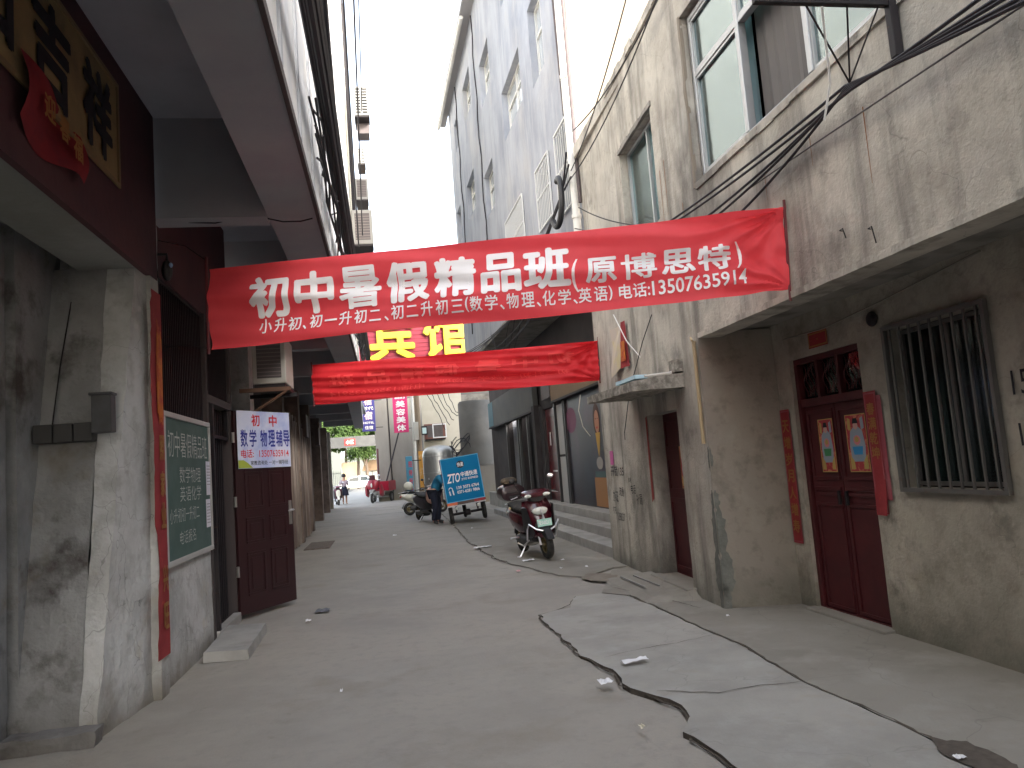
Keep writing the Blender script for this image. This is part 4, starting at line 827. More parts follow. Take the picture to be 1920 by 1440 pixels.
# shop front below B
FS = Frame((4.40, 11.42), (4.28, 31), 1)
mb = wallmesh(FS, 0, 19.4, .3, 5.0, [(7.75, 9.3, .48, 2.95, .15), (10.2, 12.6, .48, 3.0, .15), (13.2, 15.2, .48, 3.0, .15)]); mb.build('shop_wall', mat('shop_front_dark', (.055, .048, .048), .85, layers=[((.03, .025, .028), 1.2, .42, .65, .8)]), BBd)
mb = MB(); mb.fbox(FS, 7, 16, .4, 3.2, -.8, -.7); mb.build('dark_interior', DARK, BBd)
mb = MB(); mb.fbox(FS, 7.8, 9.25, .49, 2.93, -.12, -.05); panel_rects(mb, FS, 7.9, 9.15, .6, 1.6, -.05, -.03, .08); panel_rects(mb, FS, 7.9, 9.15, 1.7, 2.8, -.05, -.03, .08); dd_ = mb.build('red_shop_door', mat('shop_door_red', (.11, .015, .018), .35, coat=.3), BBd)
mb = MB(); mb.fbox(FS, 8.7, 8.82, 1.95, 2.3, -.03, -.02); mb.fbox(FS, 8.2, 8.7, 1.25, 1.29, -.03, -.02); mb.build('notice', WHITE, dd_)
for (u0, u1, z0, z1) in ((6.85, 7.55, .5, 1.62), (6.85, 7.55, 1.68, 2.92)):
    mb = MB(); mb.fbox(FS, u0, u1, z0, z1, .01, .03); mb.build('white_panel', mat('dim_white_panel', (.42, .41, .40), .6), BBd)
for u in (6.55, 6.7, 7.62, 9.4, 9.9, 11.4, 12.75, 13.1, 15.25):
    mb = MB(); mb.fbox(FS, u, u + .07, .48, 3.05, .0, .08); mb.build('door_post', mat('steel_post', (.08, .078, .08), .4, .5), BBd)
mb = MB(); mb.fbox(FS, 9.5, 9.85, .48, 3.1, .0, .22); mb.build('pilaster', MATS['shop_front_dark'], BBd)
mb = MB(); mb.fbox(FS, 3.0, 6.5, .5, 2.98, .01, .03); mb.build('photo_poster', mat('dark_salon_poster', (.03, .022, .03), .35, layers=[((.07, .03, .06), .9, .5, .66, .8), ((.03, .04, .05), 1.7, .45, .65, .8)]), BBd)
# printed figure panel at the near end of the poster: a smiling face, a scarf and an ornament as flat print
FSP = Frame((4.3966, 11.97), (4.28, 31), 1)
mb = MB(); mb.fbox(FSP, 3.02, 3.95, .52, 1.12, .031, .034); mb.build('poster_print', flat('poster_tan', (.34, .17, .07), .6), BBd)
def fpoly(F, pts, w_, m, nm, par): mb = MB(); mb.prism([F(u, z, w_) for u, z in pts], F.n * .001); return mb.build(nm, m, par)
def circ(cu, cz, ru, rz, n_=18): return [(cu + ru * math.cos(2 * math.pi * i / n_), cz + rz * math.sin(2 * math.pi * i / n_)) for i in range(n_)]
fpoly(FSP, circ(3.45, 2.32, .26, .34), .033, flat('poster_hair', (.07, .03, .02), .6), 'poster_print', BBd)
fpoly(FSP, circ(3.43, 2.28, .17, .24), .036, flat('poster_face', (.42, .20, .12), .6), 'poster_print', BBd)
fpoly(FSP, [(3.36, 2.17), (3.50, 2.17), (3.46, 2.13), (3.40, 2.13)], .039, flat('poster_lips', (.5, .03, .04), .6), 'poster_print', BBd)
for du in (-.07, .07): fpoly(FSP, circ(3.43 + du, 2.34, .025, .012, 8), .039, INK, 'poster_print', BBd)
fpoly(FSP, [(3.25, 2.05), (3.6, 2.05), (3.52, 1.7), (3.46, 1.55), (3.38, 1.7)], .036, flat('poster_scarf', (.45, .27, .05), .6), 'poster_print', BBd)
fpoly(FSP, circ(3.45, 1.42, .24, .13), .036, flat('poster_ornament', (.30, .28, .26), .6), 'poster_print', BBd)
fpoly(FSP, [(3.05, 1.25), (3.85, 1.25), (3.85, 1.13), (3.05, 1.13)], .036, flat('poster_teal', (.08, .13, .13), .6), 'poster_print', BBd)
fpoly(FSP, circ(5.6, 2.45, .5, .3), .033, flat('poster_mauve', (.17, .05, .10), .6), 'poster_print', BBd)
# sign boards above
FSG = Frame((4.22, 11.42), (4.08, 31), 1)
for (u0, u1, z0, z1, m_, lab, body) in ((2.2, 7.4, 3.02, 3.75, mat('tan_sign_face', (.22, .145, .085), .7, layers=[((.16, .11, .07), 2, .4, .7, .6)]), 'tan shop sign board over the dark poster', None), (9.7, 18.6, 3.0, 3.95, mat('grey_sign_face', (.10, .10, .096), .7, layers=[((.07, .075, .075), 1.2, .42, .65, .7)]), 'long grey sign board over the far shop doors', None)):
    t_ = thing('shop_sign', lab, 'sign', tuple(FSG(u0, z0, 0)), 'shop sign boards')
    mb = MB(); mb.fbox(FSG, u0, u1, z0, z1, -.15, .0); mb.build('board', m_, t_, bevel=.008)
    mb = MB(); mb.fbox(FSG, u0, u1, z0 - .05, z0 - .002, -.16, .02); mb.build('lower_rail', IRON, t_)
t_ = bpy.data.objects['shop_sign.001']
mb = MB(); mb.fbox(FSG, 17.4, 18.58, 3.02, 3.93, .001, .006); mb.build('blue_end_panel', flat('dull_blue', (.06, .15, .19), .6), t_)
mb = MB(); mb.fbox(FSG, 7.6, 8.6, 3.15, 3.6, -.1, -.02); mb.build('dark_vent', GRILL, BBd)
# hanging fabric/shade area under the overhang with many sagging wires is left as real wires below

# ------------------------------------------------------------------ end of the alley: hotel building, utility corner
HO = thing('hotel_building', 'pale concrete hotel building closing the alley behind the red sign', 'building', (1, 44.5, 0))
mb = MB(); mb.box(-.40, 9, 44.5, 56, -.05, 6.2); mb.build('lower_wall', CRM, HO)
mb = MB(); mb.box(-1.4, 9, 44.3, 56, 6.2, 13.6); mb.build('upper_wall', CRM, HO)
mb = MB(); mb.box(-.52, .22, 44.2, 44.5, -.05, 6.2); mb.build('pillar', CRM, HO)
mb = MB(); mb.tube([(.28, 44.44, 6.1), (.30, 44.44, 0)], .03, 6); mb.build('wire_conduit', IRON, HO)
mb = MB(); mb.tube([(-.1, 43.4, .9), (1.0, 43.9, 4.4)], .04, 6); tag(mb.build('leaning_pole', IRON, None, origin=(0, 43.4, .9)), 'thin dark pole leaning on the hotel wall beside the red tricycle', 'pole')
HS = thing('hotel_sign', 'red slatted hotel sign board with raised yellow characters', 'sign', (2, 44, 8))
for i in range(20):
    mb = MB(); z = 7.2 + i * .24; mb.box(-1.36, 5.9, 44.12 - (.02 if i % 2 else 0), 44.28, z, z + .222); mb.build('slat', mat('red_slat', (.17, .008, .022), .7, layers=[((.12, .006, .016), 2, .4, .7, .5)]), HS)
for c, x, w_ in (('宾', -.55, 2.55), ('馆', 2.55, 2.55)):
    # cut-out letter with a darker rim: two layers
    vs_, fs_ = textmb(c, .022, .07)
    x0 = min(p.x for p in vs_); x1 = max(p.x for p in vs_); y0 = min(p.y for p in vs_); y1 = max(p.y for p in vs_)
    zb, hh = (7.85, 3.0) if c == '宾' else (7.95, 2.6)
    for off_, m_, nm in ((0, YEL, 'letter'),):
        mb = MB(); mb.v = [V((x + (p.x - x0) / (x1 - x0) * w_, 43.93 - p.z * .9 + .0, zb + (p.y - y0) / (y1 - y0) * hh)) for p in vs_]; mb.f = fs_; mb.build(nm, m_, HS)
    vs_, fs_ = textmb(c, .036, .03); x0 = min(p.x for p in vs_); x1 = max(p.x for p in vs_); y0 = min(p.y for p in vs_); y1 = max(p.y for p in vs_)
    mb = MB(); mb.v = [V((x - .06 + (p.x - x0) / (x1 - x0) * (w_ + .12), 44.03 - p.z, zb - .06 + (p.y - y0) / (y1 - y0) * (hh + .12))) for p in vs_]; mb.f = fs_; mb.build('letter_return', mat('orange_letter_side', (.22, .09, .01), .5), HS)
def vsign(lab, x0, x1, z0, z1, y, m_, lines, mt, th=.12, name='hanging_sign'):
    t_ = thing(name, lab, 'sign', ((x0 + x1) / 2, y, z0), 'vertical signs at the end of the alley')
    mb = MB(); mb.box(x0, x1, y, y + th, z0, z1); mb.build('board', m_, t_, bevel=.02)
    mb = MB(); mb.tube([(x1, y + th / 2, z1 - .2), (x1 + .4, y + .1, z1 - .2)], .02, 5); mb.tube([(x1, y + th / 2, z0 + .2), (x1 + .4, y + .1, z0 + .2)], .02, 5); mb.build('bracket', IRON, t_)
    for body, fx, fz, fw, fh, m2 in lines:
        text('lettering', body, m2, t_, (x0 + (x1 - x0) * fx, y, z0 + (z1 - z0) * fz), (1, 0, 0), (0, 0, 1), (x1 - x0) * fw, (z1 - z0) * fh, bold=.02, lift=.006)
    return t_
PK = flat('pale_pink_letter', (.8, .55, .5), .6); CRMT = flat('cream_letter', (.8, .75, .6), .6)
q0 = PX(676, 745, 'y', 43.2); q1 = PX(705, 808, 'y', 43.2)
vsign('purple vertical sign with pale characters left of the pillar', q0.x, q1.x, q1.z, q0.z, 43.2, flat('purple_sign', (.035, .03, .17), .5), [('宿', .2, .76, .6, .2, PK), ('时代', .1, .62, .8, .10, CRMT), ('宿', .2, .34, .6, .24, PK), ('HOTEL', .1, .22, .8, .06, CRMT), ('住宿', .2, .06, .6, .1, CRMT)], PK)
q0 = PX(735, 740, 'y', 40); q1 = PX(767, 810, 'y', 40)
vsign('pink vertical sign reading beauty and body care in white', q0.x, q1.x, q1.z, q0.z, 40, flat('magenta_sign', (.52, .02, .13), .5), [('美', .2, .66, .62, .17, WHITE), ('容', .2, .45, .62, .17, WHITE), ('美', .2, .25, .62, .17, WHITE), ('体', .2, .04, .62, .17, WHITE), ('8883', .15, .88, .7, .07, WHITE)], WHITE)
q0 = PX(760, 856, 'y', 34); q1 = PX(777, 928, 'y', 34)
vsign('blue standing sign with red characters beside the utility pole', q0.x, q1.x, q1.z, q0.z, 34, flat('light_blue_sign', (.06, .24, .36), .6), [('招', .38, .72, .55, .15, RB), ('待', .38, .5, .55, .15, RB), ('所', .38, .28, .55, .15, RB), ('住', .38, .08, .55, .13, RB)], RB)
# utility pole with boxes
UP = thing('utility_pole', 'white utility pole with meter boxes and cables behind the parked scooter', 'pole', (1.5, 34.5, 0))
q = PX(782, 900, 'y', 34.5)
mb = MB(); mb.tube([(q.x, 34.5, 0), (q.x - .02, 34.5, 5.6)], .07, 10); mb.build('pole', PIPE, UP, smooth=True)
mb = MB(); mb.tube([(q.x + .22, 34.6, 0), (q.x + .2, 34.6, 5.5)], .12, 10); mb.build('concrete_post', mat('brown_post', (.22, .17, .12), .9), UP, smooth=True)
mb = MB(); mb.box(q.x - .02, q.x + .2, 34.3, 34.42, 2.9, 3.7); mb.build('meter_box', ACW, UP, bevel=.01)
mb = MB(); mb.box(q.x + .32, q.x + .58, 34.25, 34.4, 3.1, 3.5); mb.build('meter_box', BLK, UP, bevel=.01)
mb = MB(); mb.box(q.x + .36, q.x + .54, 34.235, 34.25, 3.16, 3.42); mb.build('meter_face', flat('pale_teal_face', (.5, .66, .66), .4), UP)
mb = MB(); mb.box(q.x + .13, q.x + .36, 34.40, 34.46, .8, 2.4); mb.build('orange_advert', mat('orange_advert', (.55, .26, .04), .7, layers=[((.6, .5, .3), 3, .5, .65, .8)]), UP)
RB_ = thing('rear_block', 'dim grey block at the right behind the courier tricycle', 'building', (4, 36, 0))
mb = MB(); mb.box(3.45, 10, 36.2, 44, -.05, 5.6); mb.build('wall', mat('dim_grey_block_wall', (.14, .135, .125), .9, layers=[((.2, .19, .17), 1.2, .45, .7, .7)]), RB_)
mb = MB(); mb.box(3.2, 10, 35.6, 36.19, 4.6, 4.9); mb.build('ledge', PLD, RB_)
# cream wall, steel tank, air conditioner
UW = thing('utility_wall', 'cream wall behind the steel water tank', 'wall', (2.4, 33.9, 0))
mb = MB(); mb.box(1.75, 3.6, 35.4, 35.8, -.05, 5.7); mb.build('wall', mat('cream_wall', (.56, .53, .44), .85, layers=[((.42, .38, .3), 1.4, .45, .7, .6)]), UW)
mb = MB(); mb.box(3.0, 6.2, 33.2, 33.6, -.05, 2.2); mb.build('low_wall', CRM, UW)
mb = MB(); mb.lathe([(.05, 1.55), (.68, 1.58), (.72, 1.7), (.72, 4.2), (.66, 4.3), (.05, 4.32)], (3.85, 32.4, 0), 'z', 24)
CO = tag(mb.build('curved_canopy_housing', mat('dark_grey_housing', (.14, .135, .125), .75, layers=[((.09, .085, .08), 1.5, .4, .7, .7)]), None, smooth=True, origin=(3.85, 32.4, 1.5)), 'dark rounded housing on the wall above the blue courier tricycle', 'housing')
TK = thing('water_tank', 'dull steel cylindrical tank with domed top standing by the cream wall', 'tank', (2.25, 33.0, 0))
mb = MB(); mb.lathe([(.70, 0), (.70, 2.2), (.66, 2.36), (.5, 2.5), (.25, 2.56), (.02, 2.58)], (2.25, 33.2, 0), 'z', 32); mb.build('shell', STL, TK, smooth=True)
for z in (.5, 1.4, 2.1): mb = MB(); mb.torus((2.25, 33.2, z), .70, .018, 'z', 32, 6); mb.build('hoop', STL, TK, smooth=True)
mb = MB(); mb.tube([(2.7, 32.7, 2.5), (2.95, 32.6, 2.2), (3.0, 32.6, 1.2), (2.95, 32.5, 0)], .03, 6); mb.build('outlet_pipe', IRON, TK)
def ac_unit(name, label, o, ux, uy, w_, d_, h_, group, style=0, m_=None):
    "o: lower corner; ux: along the face, uy: depth"
    o = V(o); ux = V(ux).normalized(); uy = V(uy).normalized(); T = thing(name, label, 'air conditioner', tuple(o), group)
    def B(a0, a1, b0, b1, z0, z1): 
        m = MB(); P = lambda a_, b_, z: o + ux * a_ + uy * b_ + V((0, 0, z)); m.hexa([P(a0, b0, z0), P(a1, b0, z0), P(a1, b1, z0), P(a0, b1, z0), P(a0, b0, z1), P(a1, b0, z1), P(a1, b1, z1), P(a0, b1, z1)]); return m
    B(0, w_, 0, d_, 0, h_).build('casing', m_ or ACW, T, bevel=.015)
    if style == 0:
        g = MB()
        B(w_ * .14, w_ * .86, -.006, 0.001, h_ * .12, h_ * .9).build('grille', GRILL, T)
        for i in range(9): B(w_ * .15, w_ * .85, -.014, -.007, h_ * (.16 + .08 * i), h_ * (.175 + .08 * i)).build('louvre', mat('brown_louvre', (.2, .17, .16), .5), T)
    else:
        for i in range(9):
            for j in range(2): B(w_ * (.14 + .42 * j), w_ * (.44 + .42 * j), -.006, .001, h_ * (.08 + .1 * i), h_ * (.13 + .1 * i)).build('louvre', flat('black_louvre', (.012, .012, .012), .9), T)
    B(.02, w_ - .02, .02, d_ + .3, -.05, -.001).build('bracket', IRON, T)
    return T
ac_unit('air_conditioner', 'cream air conditioner hanging under the banner over the open door', (-1.62, 10.15, 2.80), (1, .0, 0), (0, 1, 0), .42, .8, .62, None, 0)
BK = thing('bracket_shelf', 'rusty angle bracket carrying the low air conditioner', 'bracket', (-1.6, 10.2, 2.7))
mb = MB(); mb.box(-1.78, -1.15, 10.9, 10.96, 2.70, 2.75); mb.build('rear_arm', IRON, BK)
mb = MB(); mb.box(-1.78, -1.15, 10.12, 10.18, 2.70, 2.75); mb.tube([(-1.78, 10.15, 2.35), (-1.2, 10.15, 2.7)], .018, 6); mb.build('arm', mat('rusty_steel', (.16, .09, .06), .85), BK)
gA = 'air conditioners high on the left facade'
for k, (px0, py0, px1, py1, y, st, lab) in enumerate(((664, 162, 690, 216, 24.5, 1, 'topmost air conditioner with louvred grid high on the left facade'), (670, 278, 684, 306, 30, 1, 'smallest air conditioner, second from the top on the left facade'), (667, 334, 689, 374, 27, 0, 'third air conditioner down on the left facade'), (662, 393, 697, 458, 21, 0, 'largest and lowest of the air conditioners in the column on the left facade'))):
    p0 = PX(px0, py1, 'y', y); p1 = PX(px1, py0, 'y', y)
    ac_unit('air_conditioner', lab, (p0.x, y, p0.z), (1, 0, 0), (0, 1, 0), p1.x - p0.x, .75, p1.z - p0.z, gA, st, flat('sunlit_white_casing', (.27, .265, .25), .6))
mb = MB(); pa = PX(668, 218, 'y', 25); pb = PX(693, 250, 'y', 25); mb.box(pa.x, pb.x, 25, 25.6, pb.z, pa.z - .02); tag(mb.build('bracket_box', mat('brown_tray_metal', (.22, .19, .19), .8), None, origin=tuple(pb)), 'brown metal tray below the topmost air conditioner', 'tray')  # tray in plain brown
ac = ac_unit('air_conditioner', 'reddish boxed air conditioner on the cream wall above the steel tank', tuple(PX(797, 824, 'y', 34.6)), (1, 0, 0), (0, 1, 0), .95, .55, .68, None, 0, mat('red_brown_casing', (.20, .09, .07), .7))
p = PX(812, 823, 'y', 34.5); mb = MB(); panel_rects(mb, Frame((p.x, 34.45), (p.x + 2, 34.45), -1), 0, .62, p.z + .03, p.z + .66, 0, .03, .05); mb.build('white_front_frame', WHITE, ac)
# pipes on left facade near the air conditioners
for k, (px, m_) in enumerate(((648, ACW), (655, IRON), (643, IRON))):
    p0 = PX(px, 190, 'x', -.52); p1 = PX(px + 6, 455, 'x', -.48)
    mb = MB(); mb.tube([(xe(22 + k) + .06 + .05 * k, 21.5 + k, 16.5), (xe(22 + k) + .06 + .05 * k, 21.5 + k, 5.2)], .035, 6)
    tag(mb.build('downpipe', m_, None), ('pale downpipe on the far left facade', 'dark downpipe on the far left facade nearest the air conditioners', 'dark downpipe on the far left facade nearest the cables')[k], 'pipe')

# ------------------------------------------------------------------ street beyond
rnd = random.Random(21)
def tree(name, label, x, y, h, r, zc, n_, seed, leafs=.17):
    R_ = random.Random(seed); T = thing(name, label, 'tree', (x, y, 0), 'street trees beyond the alley')
    mb = MB(); mb.tube([(x, y, 0), (x + .1, y, zc * .5), (x - .05, y, zc)], .19, 8, .1)
    for k in range(6):
        a_ = k * 1.05 + R_.random(); mb.tube([(x, y, zc * .55), (x + math.cos(a_) * r * .4, y + math.sin(a_) * r * .4, zc), (x + math.cos(a_) * r * .8, y + math.sin(a_) * r * .8, zc + h * .25)], .07, 5, .02)
    mb.build('trunk', BARK, T)
    cl_ = [(V((x, y, zc)) + V((R_.gauss(0, r * .45), R_.gauss(0, r * .45), R_.gauss(0, h * .24))), R_.uniform(.45, .95)) for _ in range(34)]
    mb = MB(); vs_ = []; fs = []
    for i in range(n_):
        c, rr = R_.choice(cl_); d_ = V((R_.gauss(0, 1), R_.gauss(0, 1), R_.gauss(0, .75))).normalized() * rr * R_.uniform(.6, 1)
        p = c + d_; a_ = V((R_.gauss(0, 1), R_.gauss(0, 1), R_.gauss(0, 1))).normalized() * leafs; b_ = a_.orthogonal().normalized() * leafs * .6
        k = len(vs_); vs_ += [p - a_, p + b_, p + a_, p - b_]; fs.append((k, k + 1, k + 2, k + 3))
    mb.v = [V(q) for q in vs_]; mb.f = fs; me = mb.build('crown', LEAF, T); return T
tree('street_tree', 'broad green tree right behind the overhead gate bar', -3.2, 90, 3.6, 2.6, 6.6, 9000, 1)
tree('street_tree', 'green tree crown at the left end of the gap', -7.0, 92, 4.2, 2.6, 6.2, 8000, 2)
tree('street_tree', 'green tree behind the pillar of the hotel', .8, 93, 4.0, 2.6, 6.4, 8000, 3)
tree('street_tree', 'tall paler tree standing behind the other street trees', -5, 99, 5.5, 3.6, 8.6, 9000, 4)
tree('street_tree', 'tree far left behind the corner of the shops', -11.5, 94, 4.2, 2.8, 6.6, 6000, 5)
tree('street_tree', 'low drooping tree crown just above the parked white car', -2.2, 87.5, 1.6, 2.0, 4.3, 5000, 6, .12)
# overhead gate bar with a red sign
GB = thing('overhead_gate', 'grey overhead gate beam with a small red sign across the street end', 'gate', (-3, 80, 0))
mb = MB(); mb.box(-6.2, .2, 79.9, 80.2, 4.42, 5.52); mb.build('beam', mat('grey_beam_sheet', (.05, .05, .048), .6, layers=[((.075, .075, .07), 1, .45, .6, .7)]), GB)
for x in (-6.1, 0): mb = MB(); mb.box(x - .12, x + .12, 79.9, 80.2, 0, 4.42); mb.build('post', mat('grey_gate_post', (.3, .29, .27), .7), GB)
mb = MB(); mb.box(-4.05, -2.95, 79.84, 79.9, 4.62, 5.3); mb.build('red_sign', flat('signal_red', (.22, .015, .015), .6), GB)
text('lettering', '小区', CRMT, GB, (-3.9, 79.84, 4.75), (1, 0, 0), (0, 0, 1), .8, .42, bold=.02, lift=.02)
# kiosk, bright wall, fence
KI = thing('kiosk', 'small tan roofed kiosk beyond the street', 'kiosk', (-1.6, 96, 0))
mb = MB(); mb.box(-2.6, .6, 96, 98, 0, 2.0); mb.build('wall', flat('kiosk_wall', (.2, .2, .18), .8), KI)
mb = MB(); mb.hexa([(-2.9, 95.6, 2.0), (.9, 95.6, 2.0), (.9, 98.2, 2.0), (-2.9, 98.2, 2.0), (-2.5, 96.5, 3.3), (.5, 96.5, 3.3), (.5, 97.5, 3.3), (-2.5, 97.5, 3.3)]); mb.build('roof', flat('tan_roof', (.16, .105, .06), .8), KI)
mb = MB(); [mb.box(-2.5 + .75 * i, -2.44 + .75 * i, 95.95, 96, 0, 2.0) for i in range(5)]; mb.build('window_bar', IRON, KI)
mb = MB(); mb.box(-5.4, -3.3, 97.2, 97.6, 0, 3.2); tag(mb.build('gate_pier', flat('bright_cream', (.35, .27, .18), .8), None, origin=(-4.3, 97.4, 0)), 'bright cream wall piece left of the kiosk', 'wall')  # plain cream wall colour
FN = thing('railing_fence', 'grey railing fence on the far side of the street', 'fence', (-9, 95, 0))
mb = MB(); mb.box(-16, -5.4, 95, 95.06, 1.9, 1.98); mb.box(-16, -5.4, 95, 95.06, .2, .28); mb.build('rail', mat('grey_rail', (.06, .07, .07), .6), FN)
for i in range(50): mb = MB(); x = -16 + i * .215; mb.box(x, x + .05, 95.0, 95.05, 0, 2.2); mb.build('picket', MATS['grey_rail'], FN)
FBK = thing('far_building', 'pale far building behind the street trees', 'building', (-6, 125, 0))
wallmesh(Frame((-30, 125), (16, 125), -1), 0, 46, 0, 9, [(3 + 4 * i, 5 + 4 * i, z, z + 1.6) for i in range(10) for z in (1.4, 4.4, 7.0)], thick=3).build('wall', flat('far_pale_wall', (.10, .11, .10), .9), FBK)
mb = MB(); mb.box(-30, 16, 125.3, 125.5, 0, 9); mb.build('dark_glazing', flat('far_glazing', (.2, .23, .25), .2), FBK)

# ------------------------------------------------------------------ vehicles
def superring(cx, y, cz, hw, hh, n_=18, p_=2.6, ax='y'):
    out_ = []
    for i in range(n_):
        a_ = 2 * math.pi * i / n_; c_, s_ = math.cos(a_), math.sin(a_)
        X = hw * abs(c_) ** (2 / p_) * (1 if c_ > 0 else -1); Z = hh * abs(s_) ** (2 / p_) * (1 if s_ > 0 else -1)
        out_.append(V((cx + X, y, cz + Z)) if ax == 'y' else V((cx + X, y + Z, cz)))
    return out_
def wheel(T, c, R_, tw, name, rimm=None, tyre_w=None):
    mb = MB(); mb.torus(c, R_ - tw, tw, 'x', 32, 12, tyre_w or tw * 1.05); ty = mb.build(name, BLKR, T, smooth=True)
    mb = MB(); c = V(c); mb.torus(c, R_ - tw * 1.9, tw * .28, 'x', 28, 6, tw * .8); mb.lathe([(.03, -.05), (.045, -.04), (.045, .04), (.03, .05)], c, 'x', 14)
    for k in range(5):
        a_ = 2 * math.pi * k / 5; mb.tube([c + V((0, math.cos(a_) * .035, math.sin(a_) * .035)), c + V((0, math.cos(a_) * (R_ - tw * 1.9), math.sin(a_) * (R_ - tw * 1.9)))], .016, 6)
    mb.lathe([(.06, .03), (.085, .032), (.085, .036), (.06, .038)], c, 'x', 18)
    mb.build('rim', rimm or mat('dull_gold_rim', (.20, .155, .075), .45, .6), ty, smooth=True); return ty
def make_scooter(name, label, cm, dark=BLK, plate=True, box=True, fender=None, helmet=None, group=None, bars=True):
    "front faces -Y, wheels on z = 0"
    T = thing(name, label, 'scooter', (0, 0, 0), group)
    wheel(T, (0, -.64, .225), .225, .05, 'front_wheel'); wheel(T, (0, .60, .225), .225, .055, 'rear_wheel')
    mb = MB(); 
    rings = []
    for k in range(9):       # front mudguard
        a_ = math.radians(20 + 140 * k / 8); r0, r1 = .245, .275; cy, cz = -.64, .225
        rings.append([V((-.065, cy - math.cos(a_) * r0, cz + math.sin(a_) * r0)), V((-.05, cy - math.cos(a_) * r1, cz + math.sin(a_) * r1)), V((.05, cy - math.cos(a_) * r1, cz + math.sin(a_) * r1)), V((.065, cy - math.cos(a_) * r0, cz + math.sin(a_) * r0))])
    mb.loft(rings); mb.build('front_mudguard', fender or dark, T, smooth=True)
    mb = MB(); [mb.tube([(s * .085, -.64, .225), (s * .085, -.56, .45), (s * .06, -.50, .62)], .018, 8) for s in (-1, 1)]; mb.build('fork', CHR, T, smooth=True)
    # leg shield: a shaped shell
    def prof(t):   # t 0 bottom .. 1 top -> z, half width, y, bulge
        z = .33 + .56 * t; hw = .13 + .115 * math.sin(min(1, t * 1.25) * math.pi * .5) - .05 * max(0, t - .7) / .3; y = -.66 + .04 * t + .17 * t * t; return z, hw, y, .11 + .03 * math.sin(t * math.pi)
    rings = []
    for k in range(13):
        z, hw, y, bl = prof(k / 12); ring = []
        for i in range(13): s = -1 + 2 * i / 12; ring.append(V((s * hw, y + bl * abs(s) ** 2.2 - .0, z)))
        for i in range(12, -1, -1): s = -1 + 2 * i / 12; ring.append(V((s * hw * .93, y + bl * abs(s) ** 2.2 + .035 + .02 * (1 - abs(s)), z)))
        rings.append(ring)
    mb = MB(); mb.loft(rings); mb.build('front_shield', cm, T, smooth=True)
    # inner apron and side cladding (dark)
    mb = MB(); mb.loft([superring(0, -.40, .62, .17, .25), superring(0, -.34, .60, .16, .24)]); mb.build('inner_apron', dark, T, smooth=True)
    mb = MB(); mb.loft([[V((s * .235, -.53 + .02, .80)) , V((s * .20, -.56, .80)), V((s * .15, -.66, .40)), V((s * .17, -.60, .36)), V((s * .22, -.50, .42))] if k == 0 else [V((s * .25, -.44, .80)), V((s * .22, -.44, .82)), V((s * .17, -.46, .36)), V((s * .19, -.42, .34)), V((s * .24, -.40, .45))] for s in (1,) for k in (0, 1)]); mb.build('side_cladding', dark, T, smooth=True)
    mb = MB(); mb.loft([[V((-.235, -.51, .80)), V((-.20, -.56, .80)), V((-.15, -.66, .40)), V((-.17, -.60, .36)), V((-.22, -.50, .42))], [V((-.25, -.44, .80)), V((-.22, -.44, .82)), V((-.17, -.46, .36)), V((-.19, -.42, .34)), V((-.24, -.40, .45))]]); mb.build('side_cladding', dark, T, smooth=True)
    # headlight on the shield
    mb = MB(); rings = []
    for k, (sc_, dy) in enumerate(((1, 0), (.97, -.022), (.8, -.038), (.3, -.046))):
        rings.append([V((math.cos(q) * .12 * sc_, -.575 + dy + .9 * (math.cos(q) * .12 * sc_) ** 2 * 2, .735 + (math.sin(q) * (.052 if math.sin(q) > 0 else .075)) * sc_)) for q in [2 * math.pi * i / 20 for i in range(20)]])
    mb.loft(rings); mb.build('headlight', LENS, T, smooth=True)
    mb = MB(); mb.ell((0, -.628, .725), (.012, .01, .05)); mb.build('headlight_divider', CHR, T, smooth=True)
    mb = MB(); mb.prism([(-.025, -.675, .60), (.025, -.675, .60), (.012, -.665, .66), (0, -.66, .70), (-.012, -.665, .66)], (0, -.008, 0)); mb.build('emblem', CHR, T)
    mb = MB(); mb.loft([superring(0, -.70, .47, .05, .04), superring(0, -.66, .49, .13, .09), superring(0, -.60, .50, .12, .10)]); mb.build('nose', dark, T, smooth=True)
    if plate:
        mb = MB(); mb.hexa([(-.11, -.716, .50), (.11, -.716, .50), (.11, -.712, .50), (-.11, -.712, .50), (-.11, -.706, .61), (.11, -.706, .61), (.11, -.700, .61), (-.11, -.700, .61)]); lp = mb.build('licence_plate', flat('pale_green_plate', (.38, .66, .56), .4), T)
        text('plate_characters', '安A8217', WHITE, T, (-.095, -.716, .52), (1, 0, 0), (0, .1, 1), .19, .075, bold=.03, lift=.003)
    # handlebar cowl, grips, mirrors
    mb = MB(); mb.loft([superring(0, -.54, .97, .13, .03), superring(0, -.50, .985, .21, .055), superring(0, -.42, 1.0, .225, .06), superring(0, -.34, 1.0, .17, .045), superring(0, -.30, 1.0, .08, .02)]); mb.build('handlebar_cowl', cm, T, smooth=True)
    mb = MB(); mb.loft([superring(0, -.50, .93, .10, .06), superring(0, -.42, .92, .12, .08), superring(0, -.36, .92, .1, .06)]); mb.build('steering_column', dark, T, smooth=True)
